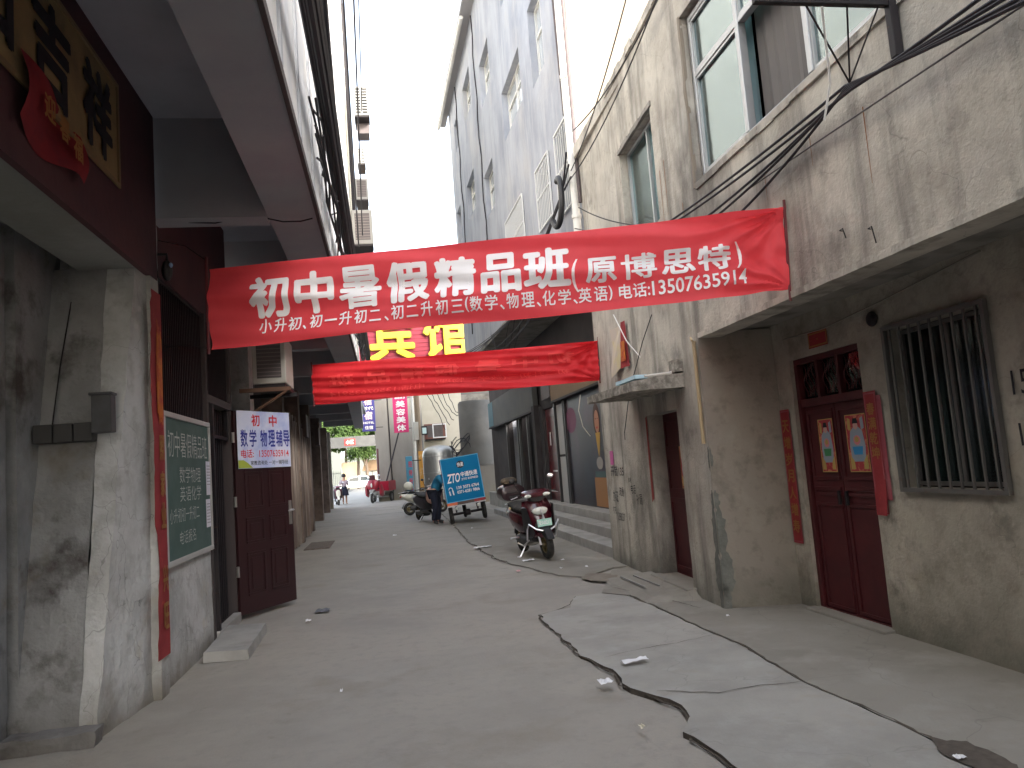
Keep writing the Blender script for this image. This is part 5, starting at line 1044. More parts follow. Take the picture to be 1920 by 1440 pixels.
    for s in (-1, 1):
        mb = MB(); mb.ell((s * .135, -.53, .965), (.07, .03, .028), rot=Matrix.Rotation(-s * .35, 3, 'Z')); mb.build('indicator', LENS, T, smooth=True)
        mb = MB(); mb.tube([(s * .19, -.41, .99), (s * .29, -.37, .985), (s * .36, -.33, .98)], .019, 8); mb.build('grip', BLKR, T, smooth=True)
        mb = MB(); mb.tube([(s * .27, -.43, .98), (s * .33, -.44, .965), (s * .37, -.42, .955)], .007, 6); mb.build('brake_lever', CHR, T)
        mb = MB(); mb.tube([(s * .2, -.40, 1.02), (s * .25, -.38, 1.12), (s * .29, -.38, 1.20)], .007, 6); mi = mb.build('mirror', BLK, T)
        mb = MB(); mb.ell((s * .30, -.38, 1.225), (.052, .018, .036)); mb.build('mirror_head', CHR if s > 0 else BLK, mi, smooth=True)
    if bars:   # chrome crash bar
        mb = MB(); pts = [(-.22, -.44, .30), (-.235, -.58, .48), (-.225, -.66, .56), (-.15, -.73, .48), (-.06, -.765, .445), (.06, -.765, .445), (.15, -.73, .48), (.225, -.66, .56), (.235, -.58, .48), (.22, -.44, .30)]
        mb.tube(pts, .013, 8); mb.build('crash_bar', CHR, T, smooth=True)
        mb = MB(); mb.tube([(-.2, -.45, .30), (-.22, -.2, .20), (-.22, .1, .22)], .012, 8); mb.tube([(.2, -.45, .30), (.22, -.2, .20), (.22, .1, .22)], .012, 8); mb.build('side_rail', CHR, T, smooth=True)
    # floor, body, seat
    mb = MB(); mb.loft([superring(0, -.50, .31, .17, .05), superring(0, -.2, .28, .19, .05), superring(0, .05, .29, .19, .06), superring(0, .15, .33, .16, .08)]); mb.build('floorboard', dark, T, smooth=True)
    mb = MB(); mb.loft([superring(0, .0, .46, .12, .17), superring(0, .12, .50, .17, .20), superring(0, .40, .56, .20, .17), superring(0, .70, .64, .17, .11), superring(0, .90, .70, .09, .05)]); mb.build('rear_body', cm, T, smooth=True)
    mb = MB(); mb.loft([superring(0, -.06, .70, .10, .03), superring(0, .05, .73, .14, .055), superring(0, .3, .74, .16, .05), superring(0, .5, .80, .17, .05), superring(0, .74, .80, .14, .045), superring(0, .80, .79, .08, .03)]); mb.build('seat', BLKR if cm != IVORY else BLK, T, smooth=True)
    mb = MB(); mb.ell((0, .90, .66), (.09, .03, .03)); mb.build('tail_light', flat('red_lens', (.5, .02, .02), .2, coat=1), T, smooth=True)
    mb = MB(); mb.loft([[V((s * .05, .60 - math.cos(q) * .26, .225 + math.sin(q) * .26)) for s in (-1, -.8, .8, 1)] for q in [math.radians(60 + 15 * k) for k in range(8)]], closed=False, caps=False); mb.build('rear_mudguard', dark, T)
    mb = MB(); mb.tube([(.14, .05, .2), (.17, .3, .22), (.17, .45, .25)], .025, 8); mb.tube([(.17, .42, .25), (.18, .80, .30)], .045, 10); mb.build('exhaust', CHR, T, smooth=True)
    mb = MB(); mb.loft([superring(0, .02, .24, .12, .09), superring(0, .35, .24, .13, .11), superring(-.02, .6, .24, .09, .07)]); mb.build('engine', mat('engine_grey', (.08, .08, .08), .5, .4), T, smooth=True)
    mb = MB(); mb.tube([(-.1, .05, .2), (-.24, .02, .01)], .012, 6); mb.tube([(-.24, .02, .012), (-.28, .02, .012)], .016, 6); mb.build('side_stand', CHR, T)
    mb = MB(); [mb.tube([(s * .14, .84, .66), (s * .15, .62, .82), (s * .12, .90, .80), (0, .97, .80)], .010, 6) for s in (-1, 1)]; mb.build('rear_rack', CHR, T)
    for s in (-1, 1):
        mb = MB(); mb.tube([(s * .16, .2, .3), (s * .30, .2, .3)], .014, 6); mb.build('foot_peg', CHR, T)
    if box:
        mb = MB(); mb.loft([superring(0, .72, .98, .17, .06), superring(0, .74, .98, .20, .13), superring(0, .90, .99, .21, .155), superring(0, 1.06, .99, .20, .14), superring(0, 1.10, .98, .15, .08)]); mb.build('top_box', mat('dark_top_box', (.02, .008, .012), .3, coat=.4) if cm == MAR else cm, T, smooth=True)
        mb = MB(); mb.torus((0, .90, .99), .205, .008, 'z', 28, 5); mb.build('top_box_seam', BLK, T)
    return T
SX = make_scooter('scooter', 'maroon scooter with chrome crash bar parked facing the camera by the steps', MAR)
# dark bundle carried on the top box
mb = MB(); mb.loft([superring(-.02, .80, 1.17, .10, .03), superring(-.02, .84, 1.18, .14, .05), superring(0, .95, 1.19, .13, .055), superring(0, 1.02, 1.18, .07, .03)]); mb.build('rain_cover_bundle', mat('dark_cloth_bundle', (.06, .045, .03), .9, layers=[((.2, .16, .1), 8, .5, .65, .8)], local=True), SX, smooth=True)
SX.location = (2.33, 12.62, .032); SX.rotation_euler = (0, math.radians(-4.5), math.radians(7)); SX.scale = (1.08, 1.04, 1.03)
SW = make_scooter('scooter', 'cream white scooter parked behind the courier tricycle with its tail to the left', IVORY, dark=mat('scooter_grey_trim', (.12, .12, .12), .5), plate=False, box=False, bars=False, fender=IVORY)
SW.location = (1.28, 27.4, .03); SW.rotation_euler = (0, math.radians(5), math.radians(112))
HM = thing('helmet', 'round cream helmet resting on the tail of the white scooter', 'helmet', (.78, 27.4, 1.05))
mb = MB(); mb.ell((.72, 27.35, 1.02), (.17, .17, .17), 20, 12, -.75); mb.build('shell', IVORY, HM, smooth=True)
mb = MB(); mb.torus((.72, 27.35, .90), .115, .015, 'z', 20, 6); mb.build('rim_trim', BLK, HM)
SK = make_scooter('scooter', 'dark scooter with a pink cover standing beside the courier tricycle', flat('dark_grey_gloss', (.05, .045, .05), .3, coat=.4), plate=False, box=False, bars=False)
mb = MB(); mb.loft([superring(0, -.72, .70, .17, .22), superring(0, -.60, .76, .27, .27), superring(0, -.50, .76, .25, .26)]); mb.build('apron_cover', mat('dusty_pink_cover', (.42, .25, .2), .8), SK, smooth=True)
SK.location = (1.12, 23.6, .03); SK.rotation_euler = (0, math.radians(3), math.radians(20))
SP = make_scooter('scooter', 'scooter with white front ridden at the left end of the alley beside the standing woman', flat('plum_gloss', (.12, .03, .05), .3, coat=.4), fender=IVORY, plate=False, box=False, bars=False)
mb = MB(); mb.loft([superring(0, -.70, .62, .07, .17), superring(0, -.68, .64, .12, .2)]); mb.build('white_panel', IVORY, SP, smooth=True)
SP.location = (-2.76, 44.0, 0); SP.rotation_euler = (0, 0, math.radians(8))

# courier cargo tricycle
def make_courier():
    T = thing('courier_tricycle', 'blue courier cargo tricycle seen from behind with white lettering', 'tricycle', (0, 0, 0))
    w_, h_, L = 1.06, 1.22, 1.45
    mb = MB(); mb.box(-w_ / 2, w_ / 2, 0, L, .60, .60 + h_); mb.build('cargo_box', BLUE, T, bevel=.015)
    mb = MB(); panel_rects(mb, Frame((-w_ / 2, -.001), (w_ / 2, -.001), -1), 0, w_, .60, .60 + h_, 0, .012, .022); mb.build('box_edging', mat('pale_blue_edging', (.08, .38, .62), .4), T)
    mb = MB(); mb.box(-w_ / 2 - .008, -w_ / 2 - .001, 0, .12, .6, .6 + h_); mb.build('red_side_strip', flat('faded_red_strip', (.3, .05, .05), .5), T)
    mb = MB(); mb.box(-w_ / 2 - .01, w_ / 2 + .01, -.04, L + .1, .53, .598); mb.build('chassis', mat('rusty_chassis', (.09, .06, .05), .7), T)
    for x0, x1, m_ in ((-.53, -.25, flat('orange_reflector', (.6, .13, .05), .5)), (.22, .53, RED)): mb = MB(); mb.box(x0, x1, -.055, -.041, .53, .60); mb.build('reflector_strip', m_, T)
    mb = MB(); mb.box(-.53, .53, -.06, -.04, .49, .52); mb.build('bumper_rail', ALU, T)
    for s in (-1, 1):
        wheel(T, (s * .46, .35, .26), .26, .055, 'rear_wheel', rimm=mat('grey_rim', (.2, .2, .2), .5, .5))
        mb = MB(); mb.tube([(s * .3, -.05, .45), (s * .3, -.02, .40)], .03, 8); mb.build('tail_lamp', LENS, T)
    wheel(T, (0, 2.25, .26), .26, .05, 'front_wheel', rimm=MATS['grey_rim'])
    mb = MB(); mb.tube([(-.46, .35, .26), (.46, .35, .26)], .035, 8); mb.lathe([(.02, -.1), (.09, -.07), (.09, .07), (.02, .1)], (0, .35, .26), 'x', 14); mb.build('axle', IRON, T)
    mb = MB()
    for s in (-1, 1):
        mb.tube([(s * .3, .0, .5), (s * .3, .18, .36), (s * .3, .36, .31), (s * .3, .55, .36), (s * .3, .72, .5)], .022, 6)
    mb.build('leaf_spring', IRON, T)
    mb = MB(); mb.tube([(0, 2.25, .26), (0, 2.1, .75), (0, 2.02, 1.0)], .025, 8); mb.tube([(-.32, 1.9, 1.05), (0, 2.02, 1.0), (.32, 1.9, 1.05)], .016, 8); mb.build('fork_and_handlebar', IRON, T)
    mb = MB(); mb.box(-.25, .25, 1.5, 1.8, .55, .72); mb.build('seat', BLK, T, bevel=.03)
    mb = MB(); mb.box(-.3, .3, 1.45, 2.0, .42, .5); mb.build('foot_plate', IRON, T)
    # lettering on the back
    W = WHITE; y = -.0135
    mb = MB(); mb.prism([(a_, y, b_) for a_, b_ in circ(.0, 1.60, .11, .10, 26)], (0, -.004, 0)); mb.build('round_logo', flat('logo_black', (.01, .03, .05), .5), T)
    X = lambda a_: -w_ / 2 + a_
    text('lettering', '快递', W, T, (-.085, y - .005, 1.54), (1, 0, 0), (0, 0, 1), .17, .12, bold=.02, lift=.002)
    text('lettering', 'ZTO', W, T, (X(.10), y, 1.13), (1, 0, 0), (0, 0, 1), .37, .25, bold=.02, lift=.004, shear=.3)
    text('lettering', '中通快递', W, T, (X(.50), y, 1.25), (1, 0, 0), (0, 0, 1), .46, .14, bold=.02, lift=.004)
    text('lettering', 'ZTO EXPRESS', W, T, (X(.50), y, 1.16), (1, 0, 0), (0, 0, 1), .46, .055, bold=.01, lift=.004)
    text('lettering', '139 3073 6764', W, T, (X(.33), y, .935), (1, 0, 0), (0, 0, 1), .62, .085, bold=.02, lift=.004)
    text('lettering', '0371-6281 9866', W, T, (X(.33), y, .815), (1, 0, 0), (0, 0, 1), .62, .085, bold=.02, lift=.004)
    mb = MB(); mb.tube([(X(.16) + .05 * math.cos(q), y - .004, .95 + .06 * math.sin(q)) for q in [math.radians(-20 + 22 * k) for k in range(10)]], .012, 6); mb.tube([(X(.12), y - .004, .92), (X(.135), y - .004, .80)], .02, 6); mb.tube([(X(.21), y - .004, .93), (X(.225), y - .004, .80)], .02, 6); mb.build('phone_symbol', W, T)
    return T
CT = make_courier(); CT.location = (2.17, 21.25, .045); CT.rotation_euler = (math.radians(0), math.radians(-6.0), math.radians(-3))
def make_redtrike():
    T = thing('motor_tricycle', 'red motor tricycle parked by the hotel pillar facing the alley', 'tricycle', (0, 0, 0))
    R_ = flat('red_gloss', (.28, .012, .03), .3, coat=.5)
    wheel(T, (0, -1.0, .27), .27, .06, 'front_wheel', rimm=MATS['grey_rim'])
    for s in (-1, 1): wheel(T, (s * .52, 1.0, .27), .27, .06, 'rear_wheel', rimm=MATS['grey_rim'])
    mb = MB(); mb.loft([superring(0, -1.15, .62, .10, .06), superring(0, -1.0, .66, .17, .10), superring(0, -.75, .66, .16, .08)]); mb.build('front_mudguard', STL, T, smooth=True)
    mb = MB(); mb.loft([superring(0, -1.05, .9, .14, .1), superring(0, -.95, .95, .32, .27), superring(0, -.8, .98, .38, .30), superring(0, -.7, .98, .36, .28)]); mb.build('front_fairing', R_, T, smooth=True)
    mb = MB(); mb.ell((0, -1.07, .95), (.05, .03, .12)); mb.build('headlight', LENS, T, smooth=True)
    mb = MB(); mb.box(-.18, .18, -.9, -.86, 1.15, 1.5); mb.build('windscreen', MAR, T, bevel=.03)
    for s in (-1, 1):
        mb = MB(); mb.loft([superring(s * .42, -.8, .7, .06, .3), superring(s * .42, -.5, .65, .08, .34), superring(s * .42, -.3, .6, .06, .25)]); mb.build('leg_guard', R_, T, smooth=True)
        mb = MB(); mb.tube([(s * .2, -.75, 1.2), (s * .42, -.65, 1.25)], .02, 6); mb.build('handlebar', CHR, T)
        mb = MB(); mb.tube([(s * .3, -.7, 1.25), (s * .35, -.7, 1.42)], .01, 5); mb.ell((s * .36, -.7, 1.47), (.07, .02, .05)); mb.build('mirror', CHR, T)
    mb = MB(); mb.tube([(-.06, -.9, .7), (-.06, -1.0, .27)], .025, 6); mb.tube([(.06, -.9, .7), (.06, -1.0, .27)], .025, 6); mb.build('fork', CHR, T)
    mb = MB(); mb.box(-.25, .25, -.35, .1, .7, .82); mb.build('seat', BLK, T, bevel=.04)
    mb = MB(); mb.box(-.62, .62, .25, 1.7, .60, 1.12); mb.box(-.55, .55, .32, 1.63, 1.121, 1.125); mb.build('cargo_bed', R_, T, bevel=.02)
    mb = MB(); mb.box(-.35, .35, -.6, .3, .38, .5); mb.tube([(-.52, 1, .27), (.52, 1, .27)], .04, 8); mb.box(-.4, .4, .2, 1.7, .5, .6); mb.build('chassis', STL, T)
    return T
RT = make_redtrike(); RT.location = (-.55, 43.0, 0); RT.rotation_euler = (0, 0, math.radians(-20))
RT.scale = (.95, .8, 1)
# long dark poles carried on the red tricycle
mb = MB(); mb.tube([(-.45, 42.4, .9), (-.42, 42.6, 2.9)], .05, 6); tag(mb.build('upright_plank', mat('dark_red_plank', (.10, .035, .035), .7), None, origin=(-.45, 42.4, .9)), 'dark red plank standing upright on the red tricycle', 'plank')

# white hatchback far away
CW = thing('parked_car', 'white compact car parked sideways beyond the alley', 'car', (0, 0, 0))
prof_ = [(-1.9, .35), (-1.95, .62), (-1.75, .80), (-1.25, .90), (-.75, 1.36), (.2, 1.50), (1.0, 1.44), (1.6, 1.0), (1.92, .92), (1.97, .5), (1.9, .32)]
def carring(k, y, inset):
    return [V((x, y, z - (0 if z < .95 else inset * .3))) for x, z in prof_]
mb = MB(); mb.loft([[V((x * .96, -.80, z * .98)) for x, z in prof_], [V((x, -.74, z)) for x, z in prof_], [V((x, .74, z)) for x, z in prof_], [V((x * .96, .80, z * .98)) for x, z in prof_]]); mb.build('body', flat('white_car_paint', (.78, .78, .76), .25, coat=.6), CW, smooth=True)
mb = MB(); mb.prism([(-1.1, -.803, .95), (-.7, -.803, 1.30), (.15, -.803, 1.42), (.15, -.803, .95)], (0, .01, 0)); mb.prism([(.25, -.803, .95), (.25, -.803, 1.42), (.95, -.803, 1.36), (1.3, -.803, .98)], (0, .01, 0)); mb.build('side_window', flat('car_glass', (.03, .04, .045), .08, coat=1), CW)
for x in (-1.22, 1.25):
    for y in (-.72, .72): mb = MB(); mb.torus((x, y, .31), .23, .085, 'y', 24, 8); wh = mb.build('wheel', BLKR, CW, smooth=True); mb = MB(); mb.lathe([(.02, -.09), (.17, -.085), (.17, .085), (.02, .09)], (x, y, .31), 'y', 16); mb.build('rim', ALU, wh)
mb = MB(); mb.ell((-1.86, -.6, .72), (.1, .12, .08)); mb.build('headlight', LENS, CW, smooth=True)
CW.location = (-3.0, 82.5, 0)

# ------------------------------------------------------------------ people
def skin_mesh(joints, edges, root=0, sub=2):
    me = bpy.data.meshes.new('tmp'); me.from_pydata([j[:3] for j in joints], edges, []); o = bpy.data.objects.new('tmp', me); link(o)
    o.modifiers.new('s', 'SKIN'); 
    for i, j in enumerate(joints):
        sv = me.skin_vertices[0].data[i]; r = j[3]; sv.radius = (r, j[4] if len(j) > 4 else r); sv.use_root = (i == root)
    m = o.modifiers.new('b', 'SUBSURF'); m.levels = sub; m.render_levels = sub
    bpy.context.view_layer.update()
    r = bpy.data.meshes.new_from_object(o.evaluated_get(bpy.context.evaluated_depsgraph_get())); bpy.data.objects.remove(o)
    for p in r.polygons: p.use_smooth = True
    return r
def person(label, J, clothes, hairm, loc, rot, hair_r=.115):
    "J: dict of joints; builds one continuous body and clothes as its children"
    T = thing('person', label, 'person', (0, 0, 0))
    names = ['pelvis', 'waist', 'chest', 'neck', 'head', 'top', 'shl', 'ell', 'wrl', 'hal', 'shr', 'elr', 'wrr', 'har', 'hil', 'knl', 'anl', 'tol', 'hir', 'knr', 'anr', 'tor']
    R_ = dict(pelvis=.13, waist=.115, chest=.13, neck=.055, head=.095, top=.075, shl=.06, ell=.043, wrl=.03, hal=.035, shr=.06, elr=.043, wrr=.03, har=.035, hil=.09, knl=.06, anl=.042, tol=.04, hir=.09, knr=.06, anr=.042, tor=.04)
    ed = [('pelvis', 'waist'), ('waist', 'chest'), ('chest', 'neck'), ('neck', 'head'), ('head', 'top'), ('chest', 'shl'), ('shl', 'ell'), ('ell', 'wrl'), ('wrl', 'hal'), ('chest', 'shr'), ('shr', 'elr'), ('elr', 'wrr'), ('wrr', 'har'), ('pelvis', 'hil'), ('hil', 'knl'), ('knl', 'anl'), ('anl', 'tol'), ('pelvis', 'hir'), ('hir', 'knr'), ('knr', 'anr'), ('anr', 'tor')]
    def mk(nm, subset, extra, m):
        ns = [n_ for n_ in names if n_ in subset]; ix = {n_: i for i, n_ in enumerate(ns)}
        me = skin_mesh([(*J[n_], R_[n_] + extra.get(n_, extra.get('*', 0))) for n_ in ns], [(ix[a_], ix[b_]) for a_, b_ in ed if a_ in ix and b_ in ix])
        me.materials.append(m); o = bpy.data.objects.new(nm, me); link(o); o.parent = T; return o
    mk('body', names, {}, SKIN)
    for nm, subset, extra, m in clothes: mk(nm, subset, extra, m)
    h = V(J['head']); t_ = V(J['top']); mb = MB(); mb.ell(h.lerp(t_, .75) + V((0, .02, .02)), (hair_r, hair_r * 1.05, hair_r * 1.1), 16, 10, -.45); mb.build('hair', hairm, T, smooth=True)
    f = h + V((0, -.095, 0))
    mb = MB(); mb.ell(f + V((0, -.005, 0)), (.014, .02, .025)); mb.build('nose', SKIN, T, smooth=True)
    mb = MB(); [mb.ell(f + V((s * .035, .008, .03)), (.014, .01, .009)) for s in (-1, 1)]; mb.build('eyes', INK, T)
    mb = MB(); mb.ell(f + V((0, .006, -.045)), (.025, .01, .008)); mb.build('mouth', flat('lip', (.35, .12, .1), .6), T)
    mb = MB()
    for hk, s in (('hal', 1), ('har', -1)):
        q = V(J[hk]); wv = V(J['wr' + hk[2]]); dv = (q - wv).normalized(); sd_ = dv.orthogonal().normalized()
        for k in range(4): b0 = q + sd_ * (.018 * (k - 1.5)); mb.tube([b0, b0 + dv * (.045 + .008 * (1.5 - abs(k - 1.5))), b0 + dv * .07 + V((0, -.02, -.01))], .009, 5, .006)
        mb.tube([q - dv * .02 + sd_ * .03, q + sd_ * .055 + dv * .02], .011, 5, .007)
    mb.build('fingers', SKIN, T, smooth=True)
    T.location = loc; T.rotation_euler = rot; return T
NAVY = flat('navy_trousers', (.012, .014, .028), .9); CSH = flat('courier_shirt_blue', (.015, .15, .27), .8)
HAIR = flat('black_hair', (.015, .012, .012), .6)
# courier bending into the side of the cargo box (faces +x, local -y is his front)
J = dict(pelvis=(0, .05, .93), waist=(0, -.03, 1.08), chest=(0, -.20, 1.28), neck=(0, -.34, 1.37), head=(0, -.44, 1.40), top=(0, -.53, 1.44),
         shl=(.19, -.24, 1.30), ell=(.24, -.42, 1.10), wrl=(.18, -.62, 1.12), hal=(.16, -.69, 1.13), shr=(-.19, -.24, 1.30), elr=(-.26, -.40, 1.10), wrr=(-.16, -.62, 1.12), har=(-.14, -.69, 1.13),
         hil=(.10, .04, .86), knl=(.13, .0, .48), anl=(.14, .05, .09), tol=(.15, -.12, .04), hir=(-.10, .04, .86), knr=(-.12, -.03, .48), anr=(-.13, .06, .09), tor=(-.14, -.11, .04))
person('man in blue shirt and dark trousers bending at the side of the courier tricycle', J,
       [('shirt', ('pelvis', 'waist', 'chest', 'shl', 'ell', 'shr', 'elr'), {'*': .03, 'ell': .015, 'elr': .015}, CSH), ('trousers', ('pelvis', 'hil', 'knl', 'anl', 'hir', 'knr', 'anr'), {'*': .028}, NAVY), ('shoes', ('anl', 'tol'), {'*': .015}, BLK), ('shoes', ('anr', 'tor'), {'*': .015}, BLK)], HAIR, (1.33, 21.9, .02), (0, 0, math.radians(58)))
J2 = dict(pelvis=(0, 0, .88), waist=(0, 0, 1.03), chest=(0, .01, 1.22), neck=(0, 0, 1.38), head=(0, -.02, 1.48), top=(0, -.01, 1.58),
          shl=(.16, .01, 1.28), ell=(.22, .02, 1.04), wrl=(.18, -.14, .92), hal=(.15, -.2, .90), shr=(-.16, .01, 1.28), elr=(-.25, -.08, 1.06), wrr=(-.30, -.28, 1.02), har=(-.30, -.35, 1.02),
          hil=(.08, 0, .82), knl=(.09, -.01, .46), anl=(.09, .03, .08), tol=(.10, -.12, .035), hir=(-.08, 0, .82), knr=(-.09, -.01, .46), anr=(-.09, .03, .08), tor=(-.10, -.12, .035))
PW = person('woman in grey top and dark skirt standing beside the far scooter', J2,
            [('top', ('pelvis', 'waist', 'chest', 'shl', 'ell', 'shr', 'elr'), {'*': .022}, flat('grey_pink_top', (.30, .24, .27), .8))], HAIR, (-2.40, 44.6, 0), (0, 0, math.radians(15)), .125)
mb = MB(); mb.lathe([(.14, .98), (.17, .85), (.22, .60), (.25, .48), (.24, .475)], (0, 0, 0), 'z', 20); mb.build('skirt', NAVY, PW, smooth=True)

# ------------------------------------------------------------------ couplets, papers, litter
def wall_paper(name, label, F, u0, u1, z0, z1, w_, m, cat, chars_=None, cm=GOLD, flip=True, border=None, group=None, curl=0):
    T = thing(name, label, cat, tuple(F((u0 + u1) / 2, z0, w_)), group)
    n_ = 16; mb = MB(); vs_ = []
    for i in range(n_ + 1):
        t = i / n_; z = z0 + (z1 - z0) * t; c_ = curl * max(0, .35 - t) ** 1.5 * 2
        vs_ += [F(u0, z, w_ + .002 + c_), F(u1, z, w_ + .002 + c_ * .2)]
    mb.add(vs_, [(2 * i, 2 * i + 1, 2 * i + 3, 2 * i + 2) for i in range(n_)]); mb.build('sheet', m, T)
    if border:
        mb = MB(); panel_rects(mb, F, u0 + .006, u1 - .006, z0 + .01, z1 - .01, w_ + .003, w_ + .004, .012); mb.build('printed_border', border, T)
    if chars_:
        n_ = len(chars_); dz = (z1 - z0 - .16) / n_; s_ = min(u1 - u0 - .05, dz * .85)
        for i, c in enumerate(chars_):
            z = z1 - .08 - dz * (i + 1) + (dz - s_) / 2
            if curl and z < z0 + (z1 - z0) * .35: continue
            ftext('character', c, cm, T, F, (u1 + u0) / 2 + (s_ / 2 if flip else -s_ / 2), z, s_, s_, w_ + .004, flip=flip, bold=.02, lift=.002)
    return T
gC = 'red paper couplets by the recessed door'
wall_paper('door_couplet', 'red paper couplet on the far side of the recessed red door', FR, 10.75, 10.92, .60, 1.86, .012, RED, 'couplet', '天增岁月人增寿', group=gC, border=PINKR)
wall_paper('door_couplet', 'red paper couplet peeling at its bottom between the red door and barred window', FR, 9.43, 9.585, .93, 1.90, .012, RED, 'couplet', '春满乾坤福满门', group=gC, border=PINKR, curl=.06)
wall_paper('door_couplet', 'pink edge of an older couplet behind the peeling one', FR, 9.38, 9.45, 1.05, 1.86, .008, PINKR, 'couplet', group=gC)
wall_paper('lintel_paper', 'small red paper with gold print above the recessed red door', FR, 9.98, 10.28, 2.36, 2.5, .012, RED, 'paper', '福', border=GOLD)
gG = 'door god prints on the recessed red door'
SILH = [flat('print_grey_blue', (.25, .3, .36), .7), flat('print_green', (.05, .22, .09), .7), flat('print_blue', (.03, .24, .5), .7), flat('print_yellow', (.42, .30, .09), .7), flat('print_pink', (.6, .2, .22), .7)]
def doorgod(F, u0, u1, z0, z1, w_, lab, robe, grp):
    T = thing('door_print', lab, 'print', tuple(F((u0 + u1) / 2, z0, w_)), grp)
    fpoly(F, [(u0, z0), (u1, z0), (u1, z1), (u0, z1)], w_, flat('print_red_ground', (.36, .035, .045), .7, layers=[((.55, .22, .12), 16, .5, .62, .9)]), 'sheet', T)
    mb = MB(); panel_rects(mb, F, u0, u1, z0, z1, w_ + .001, w_ + .0018, .007); mb.build('printed_border', SILH[3], T)
    cu = (u0 + u1) / 2; W, H = u1 - u0, z1 - z0
    def q(pts, m, d_): fpoly(F, [(cu + a_ * W, z0 + b_ * H) for a_, b_ in pts], w_ + d_, m, 'printed_figure', T)
    q([(-.32, .18), (.32, .18), (.38, .45), (.30, .70), (.12, .78), (-.12, .78), (-.30, .70), (-.38, .45)], SILH[0], .002)
    q([(-.2, .3), (.2, .3), (.26, .44), (-.26, .44)], robe, .003)
    q([(a_, .55 + b_ * .6) for a_, b_ in circ(0, 0, .17, .14, 12)], SILH[4], .003)
    q([(a_, .56 + b_ * .5) for a_, b_ in circ(0, 0, .10, .1, 10)], SILH[3], .004)
    q([(a_, .80 + b_ * .55) for a_, b_ in circ(0, 0, .12, .12, 12)], flat('print_face', (.5, .3, .26), .7), .004)
    q([(-.14, .84), (.14, .84), (.09, .93), (-.09, .93)], INK, .005)
    q([(-.42, .05), (-.2, .05), (-.24, .2), (-.42, .3)], SILH[3], .003); q([(.42, .05), (.2, .05), (.24, .2), (.42, .3)], SILH[3], .003)
    q([(-.4, .75), (-.26, .72), (-.24, .92), (-.38, .95)], SILH[0], .003); q([(.4, .75), (.26, .72), (.24, .92), (.38, .95)], SILH[3], .003)
doorgod(FR, 10.17, 10.40, 1.26, 1.73, -.057, 'colourful paper print with green robe on the far leaf of the recessed red door', SILH[1], gG)
doorgod(FR, 9.70, 9.98, 1.26, 1.74, -.057, 'colourful paper print with blue robe on the near leaf of the recessed red door', SILH[2], gG)
doorgod(F2, .95, 1.35, 1.12, 1.60, -.178, 'faded red and yellow print pasted on the small red door', SILH[0], None)
wall_paper('door_couplet', 'faded torn red strip on the jamb beside the small red door', Frame((3.17, 8.98), (3.40, 8.95), -1), .0, .07, .95, 2.0, .003, mat('faded_red_strip_paper', (.30, .05, .04), .8), 'couplet')
mb = MB(); mb.quad(F2(1.95, .95, .010), F2(1.86, 1.0, .010), F2(1.86, 2.0, .010), F2(1.92, 1.98, .010)); tag(mb.build('torn_paper', MATS['faded_red_strip_paper'], None, origin=tuple(F2(1.9, 1.5, .01))), 'remains of red paper along the edge of the small red door', 'paper')
# hanging papers above the canopy
T = thing('hanging_couplet', 'rolled red and gold paper hanging above the small canopy', 'couplet', tuple(F2(2.42, 2.7, .05)))
n_ = 10; mb = MB(); vs_ = []
for i in range(n_ + 1):
    t = i / n_; z = 2.68 + .60 * t; vs_ += [F2(2.30 + .05 * t, z, .03), F2(2.56 - .08 * t, z, .08 - .03 * t)]
mb.add(vs_, [(2 * i, 2 * i + 1, 2 * i + 3, 2 * i + 2) for i in range(n_)]); mb.build('sheet', RED, T)
mb = MB(); mb.quad(F2(2.36, 2.76, .05), F2(2.50, 2.76, .078), F2(2.48, 3.02, .072), F2(2.36, 3.02, .05)); o = mb.build('gold_print', ORANGE, T); o.location = F2.n * .006
T = thing('torn_poster', 'peeling pale torn paper beside the hanging red paper', 'poster', tuple(F2(2.9, 2.7, .02)))
mb = MB(); mb.prism([F2(3.18, 3.30, .012), F2(2.62, 3.26, .012), F2(2.66, 2.72, .03), F2(2.98, 2.60, .10), F2(3.10, 2.75, .06), F2(3.08, 3.05, .015)], F2.n * .002)
mb.build('sheet', mat('old_pale_paper', (.50, .44, .38), .8, layers=[((.55, .48, .28), 4, .5, .65, .8)]), T)
